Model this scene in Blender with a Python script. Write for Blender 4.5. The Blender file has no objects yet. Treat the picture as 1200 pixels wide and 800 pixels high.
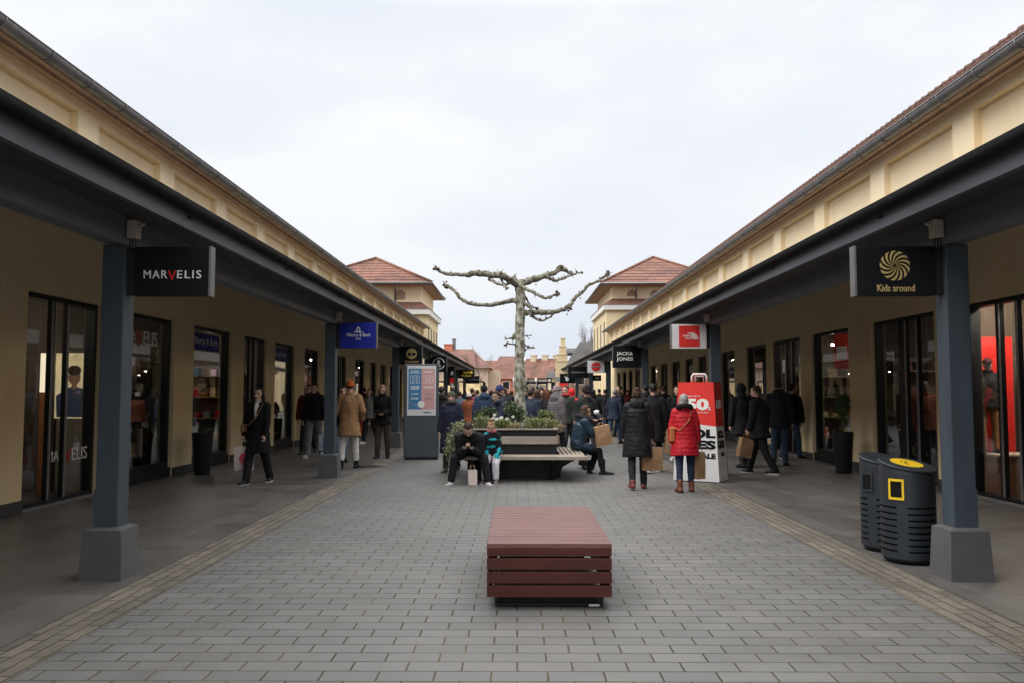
import bpy, bmesh, math, random
import numpy as np
from mathutils import Vector, Matrix, Quaternion
from mathutils import noise as mnoise
R = math.radians
PI = math.pi
rng = random.Random(11)
sc = bpy.context.scene
COL = sc.collection
V = Vector

# ------------------------------------------------------------------ mesh collecting
class MB:
    def __init__(self):
        self.v = []; self.f = []; self.m = []; self.s = []
    def add(self, verts, faces, mi=0, smooth=False):
        o = len(self.v)
        self.v.extend([tuple(p) for p in verts])
        for f in faces:
            self.f.append([i + o for i in f]); self.m.append(mi); self.s.append(smooth)
        return self
    def box(self, x0, x1, y0, y1, z0, z1, mi=0, mat=None, bev=0.0):
        if x0 > x1: x0, x1 = x1, x0
        if y0 > y1: y0, y1 = y1, y0
        if z0 > z1: z0, z1 = z1, z0
        if bev > 0:
            bm = bmesh.new()
            bmesh.ops.create_cube(bm, size=1)
            for v in bm.verts:
                v.co = V(((x0+x1)/2 + v.co.x*(x1-x0), (y0+y1)/2 + v.co.y*(y1-y0), (z0+z1)/2 + v.co.z*(z1-z0)))
            bmesh.ops.bevel(bm, geom=bm.edges[:], offset=bev, segments=2, affect='EDGES', profile=0.5)
            bm.verts.index_update()
            vs = [v.co.copy() for v in bm.verts]; fs = [[v.index for v in f.verts] for f in bm.faces]
            bm.free()
        else:
            vs = [V(p) for p in ((x0,y0,z0),(x1,y0,z0),(x1,y1,z0),(x0,y1,z0),(x0,y0,z1),(x1,y0,z1),(x1,y1,z1),(x0,y1,z1))]
            fs = [(3,2,1,0),(4,5,6,7),(0,1,5,4),(1,2,6,5),(2,3,7,6),(3,0,4,7)]
        if mat is not None: vs = [mat @ p for p in vs]
        return self.add(vs, fs, mi)
    def hexa(self, b, t, mi=0):
        """eight corners: four of the bottom, four of the top, both anticlockwise from above"""
        vs = list(b) + list(t)
        return self.add(vs, [(3,2,1,0),(4,5,6,7),(0,1,5,4),(1,2,6,5),(2,3,7,6),(3,0,4,7)], mi)
    def rings(self, rings, mi=0, smooth=True, cap=True, closed=True):
        n = len(rings[0]); vs = [p for r in rings for p in r]; fs = []
        for i in range(len(rings)-1):
            for j in range(n if closed else n-1):
                a = i*n+j; b = i*n+(j+1) % n
                fs.append((a, b, b+n, a+n))
        if cap:
            fs.append(list(range(n))[::-1]); fs.append([(len(rings)-1)*n+j for j in range(n)])
        return self.add(vs, fs, mi, smooth)
    def tube(self, pts, rads, n=8, mi=0, cap=True, smooth=True, round_end=False):
        pts = [V(p) for p in pts]
        if not hasattr(rads, '__len__'): rads = [rads]*len(pts)
        rads = list(rads)
        if round_end:
            d0 = (pts[0]-pts[1]).normalized(); d1 = (pts[-1]-pts[-2]).normalized()
            P = [pts[0]+d0*rads[0]*k for k in (1.0,.87,.5)]; Rr = [rads[0]*k for k in (.05,.5,.87)]
            Q = [pts[-1]+d1*rads[-1]*k for k in (.5,.87,1.0)]; Rq = [rads[-1]*k for k in (.87,.5,.05)]
            pts = P+pts+Q; rads = Rr+rads+Rq
        rs = []; up = None
        for i, p in enumerate(pts):
            a = pts[max(0, i-1)]; b = pts[min(len(pts)-1, i+1)]
            d = (b-a)
            d = d.normalized() if d.length > 1e-9 else V((0,0,1))
            if up is None:
                up = V((0,0,1)) if abs(d.z) < .9 else V((1,0,0))
            x = d.cross(up)
            if x.length < 1e-6: x = d.orthogonal()
            x.normalize(); y = x.cross(d).normalized(); up = y
            rs.append([p + (x*math.cos(2*PI*k/n) + y*math.sin(2*PI*k/n))*rads[i] for k in range(n)])
        return self.rings(rs, mi, smooth, cap)
    def cap(self, p0, p1, r0, r1, n=10, mi=0):
        return self.tube([p0, p1], [r0, r1], n, mi, True, True, True)
    def ell(self, c, rad, rot=None, nu=14, nv=9, mi=0, fn=None):
        c = V(c); vs = []; fs = []
        for i in range(nv+1):
            t = PI*i/nv
            for j in range(nu):
                a = 2*PI*j/nu
                d = V((math.sin(t)*math.cos(a), math.sin(t)*math.sin(a), math.cos(t)))
                k = fn(d) if fn else 1.0
                p = V((d.x*rad[0]*k, d.y*rad[1]*k, d.z*rad[2]*k))
                if rot is not None: p = rot @ p
                vs.append(c+p)
        for i in range(nv):
            for j in range(nu):
                a = i*nu+j; b = i*nu+(j+1) % nu
                fs.append((a, a+nu, b+nu, b))
        return self.add(vs, fs, mi, True)
    def cyl(self, c, r, z0, z1, n=20, mi=0, r2=None, smooth=True):
        r2 = r if r2 is None else r2
        return self.rings([[V((c[0]+q*math.cos(2*PI*k/n), c[1]+q*math.sin(2*PI*k/n), z)) for k in range(n)] for q, z in ((r, z0), (r2, z1))], mi, smooth)
    def prism(self, poly, axis, a0, a1, mi=0):
        """polygon (2-D, anticlockwise seen against the axis) swept along an axis"""
        def mk(p, a):
            if axis == 'x': return V((a, p[0], p[1]))
            if axis == 'y': return V((p[0], a, p[1]))
            return V((p[0], p[1], a))
        n = len(poly)
        vs = [mk(p, a0) for p in poly] + [mk(p, a1) for p in poly]
        fs = [list(range(n))[::-1], [n+i for i in range(n)]] + [(i, (i+1) % n, n+(i+1) % n, n+i) for i in range(n)]
        return self.add(vs, fs, mi)
    def mesh(self, name):
        me = bpy.data.meshes.new(name)
        me.from_pydata(self.v, [], self.f)
        if self.f:
            me.polygons.foreach_set('material_index', self.m)
            me.polygons.foreach_set('use_smooth', self.s)
        me.validate(); me.update()
        return me
    def build(self, name, mats, parent=None, fix=True):
        me = self.mesh(name)
        if fix:
            bm = bmesh.new(); bm.from_mesh(me)
            bmesh.ops.recalc_face_normals(bm, faces=bm.faces)
            bm.to_mesh(me); bm.free()
        return link(name, me, mats, parent)

def link(name, me, mats=(), parent=None):
    if not isinstance(mats, (list, tuple)): mats = [mats]
    for m in mats: me.materials.append(m)
    o = bpy.data.objects.new(name, me); COL.objects.link(o)
    if parent is not None: o.parent = parent
    return o
def tag(o, label=None, cat=None, group=None, kind=None):
    if label: o['label'] = label
    if cat: o['category'] = cat
    if group: o['group'] = group
    if kind: o['kind'] = kind
    return o
def thing(name, label, cat, loc=(0,0,0), rz=0.0, group=None):
    o = bpy.data.objects.new(name, None); COL.objects.link(o)
    o.empty_display_size = .2
    o.location = loc; o.rotation_euler = (0, 0, rz)
    return tag(o, label, cat, group)
def dup(root, loc=None, rz=None, label=None, group=None):
    r = root.copy(); COL.objects.link(r)
    if loc is not None: r.location = loc
    if rz is not None: r.rotation_euler = (0, 0, rz)
    if label: r['label'] = label
    if group: r['group'] = group
    for ch in list(root.children):
        c = ch.copy(); COL.objects.link(c); c.parent = r
        for g in list(ch.children):
            d = g.copy(); COL.objects.link(d); d.parent = c
    return r

# a scene of its own in which modifiers and lettering are turned into plain meshes
_ts = bpy.data.scenes.new('mesh bench')
_vl = _ts.view_layers[0]
def bake(data, mods=()):
    o = bpy.data.objects.new('bench', data); _ts.collection.objects.link(o)
    for typ, kw in mods:
        m = o.modifiers.new(typ, typ)
        for k, val in kw.items(): setattr(m, k, val)
    dg = _vl.depsgraph; dg.update()
    me = bpy.data.meshes.new_from_object(o.evaluated_get(dg), depsgraph=dg)
    bpy.data.objects.remove(o)
    return me
def melt(mb, vox, smooth=3, deci=None):
    """one continuous skin round everything collected in mb"""
    raw = mb.mesh('raw')
    bm = bmesh.new(); bm.from_mesh(raw); bmesh.ops.recalc_face_normals(bm, faces=bm.faces); bm.to_mesh(raw); bm.free()
    mods = [('REMESH', dict(mode='VOXEL', voxel_size=vox))]
    if smooth: mods.append(('SMOOTH', dict(factor=.5, iterations=smooth)))
    if deci: mods.append(('DECIMATE', dict(ratio=deci)))
    me = bake(raw, mods)
    bpy.data.meshes.remove(raw)
    me.polygons.foreach_set('use_smooth', [True]*len(me.polygons))
    return me

def text(s, mat, parent, origin, xdir, ydir, width=None, height=None, bold=0.0, ext=.004, name='lettering', align='CENTER', sx=1.0, space=1.0, box=False):
    cu = bpy.data.curves.new('t', 'FONT'); cu.body = s; cu.size = 1.0; cu.align_x = align; cu.align_y = 'CENTER'
    cu.offset = bold; cu.space_character = space; cu.resolution_u = 3
    cu.extrude = .001
    me = bake(cu); bpy.data.curves.remove(cu)
    n = len(me.vertices); a = np.empty(n*3, dtype=np.float32); me.vertices.foreach_get('co', a); a = a.reshape(-1, 3)
    lo = a.min(0); hi = a.max(0)
    kx = width/(hi[0]-lo[0]) if width else None
    ky = height/(hi[1]-lo[1]) if height else None
    if kx is None: kx = ky*sx
    if ky is None: ky = kx/sx
    cx = (lo[0]+hi[0])/2 if align == 'CENTER' else lo[0]
    cy = (lo[1]+hi[1])/2
    X = V(xdir).normalized(); Y = V(ydir).normalized(); Z = X.cross(Y); O = V(origin)
    out = np.outer((a[:,0]-cx)*kx, X) + np.outer((a[:,1]-cy)*ky, Y) + np.outer(a[:,2]/.001*ext, Z) + np.array(O)
    me.vertices.foreach_set('co', out.astype(np.float32).ravel()); me.update()
    return link(name, me, mat, parent)
# ------------------------------------------------------------------ materials
def newmat(name):
    m = bpy.data.materials.new(name); m.use_nodes = True
    nt = m.node_tree
    for n in list(nt.nodes): nt.nodes.remove(n)
    out = nt.nodes.new('ShaderNodeOutputMaterial')
    p = nt.nodes.new('ShaderNodeBsdfPrincipled'); nt.links.new(p.outputs[0], out.inputs[0])
    return m, nt, p, out
def nd(nt, typ, ins=None, **kw):
    n = nt.nodes.new(typ)
    for k, v in kw.items(): setattr(n, k, v)
    for k, v in (ins or {}).items():
        if hasattr(v, 'is_output'): nt.links.new(v, n.inputs[k])
        else: n.inputs[k].default_value = v
    return n
def rgba(c): return (c[0], c[1], c[2], 1.0)
def mixc(nt, fac, a, b, mode='MIX'):
    n = nt.nodes.new('ShaderNodeMix'); n.data_type = 'RGBA'; n.blend_type = mode
    for sock, v in ((n.inputs[0], fac), (n.inputs[6], a), (n.inputs[7], b)):
        if hasattr(v, 'is_output'): nt.links.new(v, sock)
        else: sock.default_value = v if not isinstance(v, tuple) else rgba(v)
    return n.outputs[2]
def ramp(nt, fac, stops):
    n = nt.nodes.new('ShaderNodeValToRGB'); nt.links.new(fac, n.inputs[0])
    els = n.color_ramp.elements
    while len(els) < len(stops): els.new(.5)
    for e, (p, c) in zip(els, stops):
        e.position = p; e.color = rgba(c) if isinstance(c, tuple) else (c, c, c, 1)
    return n.outputs[0]
def mth(nt, op, a, b=0.0):
    n = nt.nodes.new('ShaderNodeMath'); n.operation = op
    for s, v in ((n.inputs[0], a), (n.inputs[1], b)):
        if hasattr(v, 'is_output'): nt.links.new(v, s)
        else: s.default_value = v
    return n.outputs[0]
def coords(nt, scale=(1,1,1), world=False, rot=(0,0,0)):
    if world:
        g = nt.nodes.new('ShaderNodeNewGeometry'); src = g.outputs['Position']
    else:
        g = nt.nodes.new('ShaderNodeTexCoord'); src = g.outputs['Object']
    mp = nt.nodes.new('ShaderNodeMapping'); nt.links.new(src, mp.inputs[0])
    mp.inputs['Scale'].default_value = scale; mp.inputs['Rotation'].default_value = rot
    return mp.outputs[0]
def noise(nt, co, scale, detail=4, rough=.6):
    n = nd(nt, 'ShaderNodeTexNoise', {'Vector': co, 'Scale': scale, 'Detail': detail, 'Roughness': rough})
    return n.outputs[0]
def bump(nt, p, h, strength=.3, dist=.01):
    b = nd(nt, 'ShaderNodeBump', {'Strength': strength, 'Distance': dist, 'Height': h})
    nt.links.new(b.outputs[0], p.inputs['Normal'])

def plain(name, c, rough=.6, amt=.12, scale=3.0, bstr=0.15, bscale=60, metal=0.0, stretch=(1,1,1), emit=0.0, fine=0.0, spec=.5):
    m, nt, p, out = newmat(name)
    co = coords(nt, stretch)
    f = noise(nt, co, scale, 5)
    lo = tuple(max(0, x*(1-amt)) for x in c); hi = tuple(min(1, x*(1+amt)) for x in c)
    cc = ramp(nt, f, [(.3, lo), (.7, hi)])
    if fine:
        cc = mixc(nt, fine, cc, ramp(nt, noise(nt, co, scale*30, 3), [(.3, tuple(x*.5 for x in c)), (.7, tuple(min(1, x*1.5) for x in c))]))
    nt.links.new(cc, p.inputs['Base Color'])
    r = ramp(nt, noise(nt, co, scale*2.3, 3), [(.3, max(.03, rough-.08)), (.7, min(1, rough+.08))])
    nt.links.new(r, p.inputs['Roughness'])
    p.inputs['Metallic'].default_value = metal
    p.inputs['Specular IOR Level'].default_value = spec
    if bstr: bump(nt, p, noise(nt, co, bscale, 3), bstr, .004)
    if emit:
        nt.links.new(cc, p.inputs['Emission Color']); p.inputs['Emission Strength'].default_value = emit
    return m
_pc = {}
def pm(c, rough=.6, **kw):
    """a plain material by colour, kept so that it is made once"""
    k = (tuple(round(x, 3) for x in c), rough, tuple(sorted(kw.items())))
    if k not in _pc: _pc[k] = plain('paint %d' % len(_pc), c, rough, **kw)
    return _pc[k]

def m_pavers():
    m, nt, p, out = newmat('concrete pavers')
    co = coords(nt, (1,1,1), True)
    b = nd(nt, 'ShaderNodeTexBrick', {'Vector': co, 'Color1': rgba((.126,.124,.122)), 'Color2': rgba((.150,.147,.144)), 'Mortar': rgba((.026,.023,.015)),
        'Scale': 1.0, 'Mortar Size': .0066, 'Mortar Smooth': .25, 'Bias': 0.0, 'Brick Width': .325, 'Row Height': .168}, offset=.46)
    big = noise(nt, co, .35, 4); mid = noise(nt, co, 2.2, 5); fine = noise(nt, co, 170, 3, .8)
    c = mixc(nt, .55, b.outputs[0], ramp(nt, big, [(.3, (.4,.4,.4)), (.7, (.6,.595,.59))]), 'OVERLAY')
    c = mixc(nt, .5, c, ramp(nt, mid, [(.3, (.38,.38,.37)), (.7, (.62,.62,.62))]), 'OVERLAY')
    c = mixc(nt, .5, c, ramp(nt, fine, [(.3, (.3,.3,.3)), (.7, (.7,.7,.7))]), 'OVERLAY')
    # moss and grit in some joints, light stains and gum spots
    moss = mth(nt, 'MULTIPLY', b.outputs[1], ramp(nt, noise(nt, co, 1.3, 4), [(.45, 0.0), (.65, .8)]))
    c = mixc(nt, moss, c, (.10, .085, .035))
    vo = nd(nt, 'ShaderNodeTexVoronoi', {'Vector': co, 'Scale': 2.3, 'Randomness': 1.0})
    spot = ramp(nt, vo.outputs[0], [(.028, .6), (.045, 0.0)])
    c = mixc(nt, spot, c, (.13,.125,.12))
    nt.links.new(c, p.inputs['Base Color'])
    nt.links.new(ramp(nt, mid, [(.3, .62), (.7, .82)]), p.inputs['Roughness'])
    h = mth(nt, 'ADD', mth(nt, 'MULTIPLY', b.outputs[1], -1.0), mth(nt, 'MULTIPLY', fine, .22))
    bump(nt, p, h, .6, .006)
    return m
def m_setts():
    m, nt, p, out = newmat('sandy kerb setts')
    co = coords(nt, (1,1,1), True, (0,0,R(90)))
    b = nd(nt, 'ShaderNodeTexBrick', {'Vector': co, 'Color1': rgba((.125,.113,.098)), 'Color2': rgba((.19,.168,.142)), 'Mortar': rgba((.035,.031,.025)),
        'Scale': 1.0, 'Mortar Size': .008, 'Mortar Smooth': .4, 'Brick Width': .34, 'Row Height': .103}, offset=.37)
    mid = noise(nt, co, 3, 5); fine = noise(nt, co, 110, 3, .8)
    c = mixc(nt, .7, b.outputs[0], ramp(nt, mid, [(.3, (.33,.32,.31)), (.7, (.66,.64,.62))]), 'OVERLAY')
    c = mixc(nt, .8, c, ramp(nt, fine, [(.3, (.28,.28,.28)), (.7, (.74,.73,.72))]), 'OVERLAY')
    moss = mth(nt, 'MULTIPLY', b.outputs[1], ramp(nt, noise(nt, co, 2.1, 4), [(.45, 0.0), (.6, .8)]))
    c = mixc(nt, moss, c, (.09, .09, .03))
    nt.links.new(c, p.inputs['Base Color']); p.inputs['Roughness'].default_value = .85
    bump(nt, p, mth(nt, 'ADD', mth(nt, 'MULTIPLY', b.outputs[1], -1.0), mth(nt, 'MULTIPLY', fine, .5)), .7, .008)
    return m
def m_tiles():
    m, nt, p, out = newmat('arcade floor slabs')
    co = coords(nt, (1,1,1), True, (0,0,R(90)))
    b = nd(nt, 'ShaderNodeTexBrick', {'Vector': co, 'Color1': rgba((.104,.098,.093)), 'Color2': rgba((.135,.127,.120)), 'Mortar': rgba((.20,.19,.18)),
        'Scale': 1.0, 'Mortar Size': .006, 'Mortar Smooth': .2, 'Brick Width': 1.2, 'Row Height': .62}, offset=.5)
    mid = noise(nt, co, 1.6, 6); fine = noise(nt, co, 90, 3, .7)
    c = mixc(nt, .6, b.outputs[0], ramp(nt, mid, [(.3, (.36,.36,.36)), (.7, (.64,.63,.62))]), 'OVERLAY')
    c = mixc(nt, .4, c, ramp(nt, fine, [(.3, (.36,.36,.36)), (.7, (.64,.64,.64))]), 'OVERLAY')
    nt.links.new(c, p.inputs['Base Color'])
    nt.links.new(ramp(nt, mid, [(.3, .30), (.7, .55)]), p.inputs['Roughness'])
    bump(nt, p, mth(nt, 'MULTIPLY', b.outputs[1], -1.0), .3, .004)
    return m
def m_roof(name, c1, c2, axis='y', row=.33, w=.24):
    """clay tiles: courses up the slope (height) and tiles along the eave"""
    m, nt, p, out = newmat(name)
    g = nt.nodes.new('ShaderNodeNewGeometry'); sx = nd(nt, 'ShaderNodeSeparateXYZ', {0: g.outputs['Position']})
    nsx = nd(nt, 'ShaderNodeSeparateXYZ', {0: g.outputs['True Normal']})
    ax = mth(nt, 'GREATER_THAN', mth(nt, 'ABSOLUTE', nsx.outputs[0]), mth(nt, 'ABSOLUTE', nsx.outputs[1]))
    al = mth(nt, 'ADD', mth(nt, 'MULTIPLY', sx.outputs[1], ax), mth(nt, 'MULTIPLY', sx.outputs[0], mth(nt, 'SUBTRACT', 1.0, ax)))
    cv = nd(nt, 'ShaderNodeCombineXYZ', {0: al, 1: mth(nt, 'MULTIPLY', sx.outputs[2], 1.65), 2: 0.0})
    b = nd(nt, 'ShaderNodeTexBrick', {'Vector': cv.outputs[0], 'Color1': rgba(c1), 'Color2': rgba(c2), 'Mortar': rgba(tuple(x*.35 for x in c1)),
        'Scale': 1.0, 'Mortar Size': .012, 'Mortar Smooth': .5, 'Brick Width': w, 'Row Height': row}, offset=.5)
    co = coords(nt, (1,1,1), True)
    st = noise(nt, co, .5, 5); sp = noise(nt, co, 5, 5)
    c = mixc(nt, .75, b.outputs[0], ramp(nt, st, [(.35, (.25,.25,.27)), (.6, (.55,.55,.55))]), 'OVERLAY')
    c = mixc(nt, .5, c, ramp(nt, sp, [(.3, (.35,.35,.35)), (.7, (.65,.63,.62))]), 'OVERLAY')
    nt.links.new(c, p.inputs['Base Color']); p.inputs['Roughness'].default_value = .8
    bump(nt, p, mth(nt, 'MULTIPLY', b.outputs[1], -1.0), .8, .03)
    return m
def m_wood(name, c1, c2, rough=.5, axis=0, fac=1.0):
    m, nt, p, out = newmat(name)
    st = [14, 14, 14]; st[axis] = .9
    co = coords(nt, tuple(st))
    g = noise(nt, co, 1.6, 6, .65)
    co2 = coords(nt)
    blot = noise(nt, co2, 2.2, 4)
    c = ramp(nt, g, [(.28, c1), (.72, c2)])
    c = mixc(nt, .5, c, ramp(nt, blot, [(.3, (.36,.36,.36)), (.7, (.66,.66,.66))]), 'OVERLAY')
    nt.links.new(c, p.inputs['Base Color'])
    nt.links.new(ramp(nt, g, [(.2, rough-.12), (.8, rough+.15)]), p.inputs['Roughness']); p.inputs['Specular IOR Level'].default_value = .3
    bump(nt, p, g, .25, .004)
    return m
def m_bark(name='plane tree bark', stops=None, pat=.6):
    m, nt, p, out = newmat(name)
    co = coords(nt, (1,1,.55))
    a = noise(nt, co, 16, 3, .5); b = noise(nt, co, 34, 4); d = noise(nt, co, 5, 3)
    c = ramp(nt, a, stops or [(.34, (.10,.085,.06)), (.46, (.22,.20,.14)), (.54, (.40,.40,.35)), (.66, (.52,.51,.46))])
    c = mixc(nt, .5, c, ramp(nt, b, [(.3, (.3,.3,.3)), (.7, (.7,.7,.66))]), 'OVERLAY')
    c = mixc(nt, ramp(nt, d, [(.5, 0.0), (.66, .6)]), c, (.13,.125,.06))
    nt.links.new(c, p.inputs['Base Color']); p.inputs['Roughness'].default_value = .85
    bump(nt, p, b, .5, .02)
    return m
def m_glass(name='shop glass', tint=(1,1,1), refl=.16):
    m = bpy.data.materials.new(name); m.use_nodes = True; nt = m.node_tree
    for n in list(nt.nodes): nt.nodes.remove(n)
    out = nt.nodes.new('ShaderNodeOutputMaterial')
    t = nd(nt, 'ShaderNodeBsdfTransparent', {'Color': rgba(tint)}); g = nd(nt, 'ShaderNodeBsdfGlossy', {'Color': rgba((.95,.97,1)), 'Roughness': .012})
    lw = nd(nt, 'ShaderNodeFresnel', {'IOR': 1.5})
    k = mth(nt, 'ADD', mth(nt, 'MULTIPLY', lw.outputs[0], 1.35), .015)
    mx = nd(nt, 'ShaderNodeMixShader', {0: k, 1: t.outputs[0], 2: g.outputs[0]})
    nt.links.new(mx.outputs[0], out.inputs[0])
    return m
def m_fabric(name, c, rough=.8, quilt=0.0, amt=.2, sheen=.02, spec=.2, c2=None, thr=.55, cs=9, qs=5.0):
    m, nt, p, out = newmat(name)
    co = coords(nt)
    f = noise(nt, co, 7, 4); w = noise(nt, coords(nt, (1,1,.45)), 13, 3)
    cc = ramp(nt, f, [(.3, tuple(x*(1-amt) for x in c)), (.7, tuple(min(1, x*(1+amt)) for x in c))])
    if c2:
        pn = noise(nt, coords(nt, (1,1,1.6)), cs, 1, .3)
        cc = mixc(nt, ramp(nt, pn, [(thr, 0.0), (thr+.03, 1.0)]), cc, c2)
    nt.links.new(cc, p.inputs['Base Color']); p.inputs['Roughness'].default_value = rough
    p.inputs['Specular IOR Level'].default_value = spec
    p.inputs['Sheen Weight'].default_value = sheen
    h = mth(nt, 'MULTIPLY', w, 1.0)
    if quilt:
        wv = nd(nt, 'ShaderNodeTexWave', {'Vector': co, 'Scale': qs, 'Distortion': 1.4, 'Detail': 1.0, 'Detail Scale': 1.5}, wave_type='BANDS', bands_direction='Z', wave_profile='SIN')
        h = mth(nt, 'ADD', mth(nt, 'MULTIPLY', mth(nt, 'POWER', wv.outputs[1], .5), quilt), mth(nt, 'MULTIPLY', w, .7))
    bump(nt, p, h, .8, .016)
    return m
_fc = {}
def fab(c, quilt=0.0, **kw):
    k = (tuple(round(x, 3) for x in c), quilt, tuple(sorted(kw.items())))
    if k not in _fc: _fc[k] = m_fabric('cloth %d' % len(_fc), c, quilt=quilt, **kw)
    return _fc[k]
def m_render(name, c):
    """painted render with faint streaks and dirt"""
    m, nt, p, out = newmat(name)
    co = coords(nt, (1,1,1), True); st = coords(nt, (1.2,1.2,.15), True)
    a = noise(nt, co, .7, 5); s = noise(nt, st, 3, 5); f = noise(nt, co, 60, 3)
    cc = ramp(nt, a, [(.3, tuple(x*.93 for x in c)), (.7, tuple(min(1, x*1.05) for x in c))])
    cc = mixc(nt, .6, cc, ramp(nt, s, [(.3, (.40,.395,.385)), (.65, (.55,.55,.55))]), 'OVERLAY')
    nt.links.new(cc, p.inputs['Base Color']); p.inputs['Roughness'].default_value = .85
    bump(nt, p, f, .2, .004)
    return m
def m_lamp(name, c, s):
    m = bpy.data.materials.new(name); m.use_nodes = True; nt = m.node_tree
    for n in list(nt.nodes): nt.nodes.remove(n)
    out = nt.nodes.new('ShaderNodeOutputMaterial'); e = nd(nt, 'ShaderNodeEmission', {'Color': rgba(c), 'Strength': s})
    nt.links.new(e.outputs[0], out.inputs[0]); return m

M = dict(
    pavers=m_pavers(), setts=m_setts(), slabs=m_tiles(),
    yellow=m_render('yellow render', (.92,.77,.53)), cream=m_render('pale cream render', (.72,.60,.38)), lower=m_render('ochre render', (.86,.70,.44)),
    cornice=plain('pinkish cornice stone', (.62,.44,.33), .8, .15, 4, .3),
    zinc=plain('weathered zinc', (.22,.22,.23), .45, .25, 5, .1, metal=.6),
    steel_fascia=plain('slate blue painted fascia', (.075,.084,.102), .55, .2, 3, .2, 30, stretch=(1,.15,1)), cap_grey=plain('grey sign edge', (.13,.13,.135), .5, .12, 6, .05),
    steel=plain('slate blue painted timber', (.040,.055,.073), .5, .18, 5, .25, 40, stretch=(1,1,.2)),
    steel_dark=plain('slate blue painted beam', (.064,.073,.090), .55, .2, 3, .2, 30, stretch=(1,.15,1)),
    steel_beam_lit=plain('slate blue painted beam timber', (.13,.14,.165), .55, .2, 3, .2, 30, stretch=(1,.15,1)),  # beam colour lightened to stand in for light bounced up from the street
    black=plain('near black gutter', (.008,.008,.009), .7, .3, 4, .1, spec=.15),
    soffit=plain('dark stained soffit boards', (.05,.047,.045), .75, .25, 3, .3, 30),
    plinth=plain('dark grey concrete plinth', (.085,.084,.087), .8, .18, 4, .4, 70, fine=.25),
    frame=plain('anthracite window frame', (.010,.010,.011), .45, .2, 6, .05, spec=.3),
    alu=plain('brushed grey edge', (.30,.30,.31), .4, .12, 6, .05, metal=.5),
    glass=m_glass(), 
    base=plain('anthracite base course', (.05,.05,.053), .7, .2, 3, .3),
    roof_brown=m_roof('brown clay tiles', (.13,.068,.05), (.19,.092,.066)),
    roof_red=m_roof('red clay tiles', (.185,.085,.060), (.26,.118,.082)),
    roof_old=m_roof('weathered red tiles', (.17,.085,.066), (.23,.11,.083)),
    roof_grey=m_roof('grey slates', (.075,.072,.072), (.11,.105,.10)),
    soffit_warm=plain('warm painted eaves', (.38,.27,.19), .8, .12, 3, .1),
    white=plain('white paint', (.72,.71,.69), .6, .06, 4, .05),
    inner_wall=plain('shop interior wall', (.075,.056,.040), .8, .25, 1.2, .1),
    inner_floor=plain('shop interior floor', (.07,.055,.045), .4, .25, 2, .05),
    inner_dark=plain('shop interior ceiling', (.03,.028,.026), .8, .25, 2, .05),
    lamp=m_lamp('shop spotlight', (1.0,.86,.68), 42.0), fill_white=m_lamp('cool shop fill light', (1.0,.93,.82), 7.0),
    bench=m_wood('red brown hardwood', (.045,.011,.009), (.085,.024,.018), .5, 0), bench_top=m_wood('paler bench top', (.105,.038,.032), (.185,.090,.079), .42, 0),  # top slats are a paler, greyer red brown than the sides
    greywood=m_wood('silvered hardwood', (.24,.20,.165), (.38,.32,.265), .7, 0), greywood_y=m_wood('silvered hardwood slats', (.26,.215,.17), (.42,.36,.29), .7, 1),
    coated=plain('charcoal coated steel', (.014,.015,.018), .5, .2, 5, .1, spec=.3),
    bin=plain('charcoal litter bin steel', (.020,.025,.031), .5, .15, 6, .12), yel=plain('signal yellow', (.80,.52,.02), .5, .08, 6, .03),
    bark=m_bark(), bark_limb=m_bark('plane limb bark', [(.32, (.10,.085,.062)), (.46, (.165,.145,.108)), (.56, (.265,.255,.22)), (.68, (.35,.34,.30))], .3), knob=plain('dark pollard knuckle', (.11,.085,.06), .9, .35, 18, .6, 30),
    leafA=plain('dark evergreen leaf', (.035,.060,.025), .55, .3, 9, 0), leafB=plain('mid green leaf', (.10,.15,.045), .6, .3, 9, 0),
    leafC=plain('yellow green leaf', (.26,.27,.10), .65, .3, 9, 0), leafD=plain('dry pale stalk', (.32,.24,.15), .8, .25, 9, 0), leafE=plain('variegated pale leaf', (.34,.36,.22), .7, .25, 9, 0),
    petal=plain('white petal', (.75,.72,.66), .6, .1, 9, 0),
    soil=plain('dark planting soil', (.035,.026,.018), .95, .4, 20, .6),
    totem=plain('blue grey totem casing', (.055,.068,.082), .42, .1, 3, .04), 
    paper=plain('brown kraft paper', (.36,.22,.115), .8, .12, 6, .25, 30), whitepaper=plain('pale paper bag', (.62,.52,.47), .75, .1, 6, .2, 30),
    red=plain('signal red', (.72,.030,.022), .5, .06, 4, .03), txt_black=plain('black print', (.006,.006,.0065), .7, .1, 6, 0, spec=.15), txt_white=plain('white print', (.82,.82,.80), .5, .04, 6, 0),
    txt_red=plain('red print', (.62,.02,.02), .5, .05, 6, 0), gold=plain('pale gold print', (.55,.42,.17), .45, .1, 6, 0, metal=.2), 
    sign_black=plain('black sign panel', (.006,.007,.009), .5, .15, 3, .02, spec=.2), sign_blue=plain('royal blue sign panel', (.012,.022,.27), .45, .08, 3, .02, spec=.25), sign_white=plain('white sign panel', (.74,.75,.76), .4, .05, 3, .02),
    cable=plain('light grey box', (.55,.50,.42), .6, .12, 9, .05),
)
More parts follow.
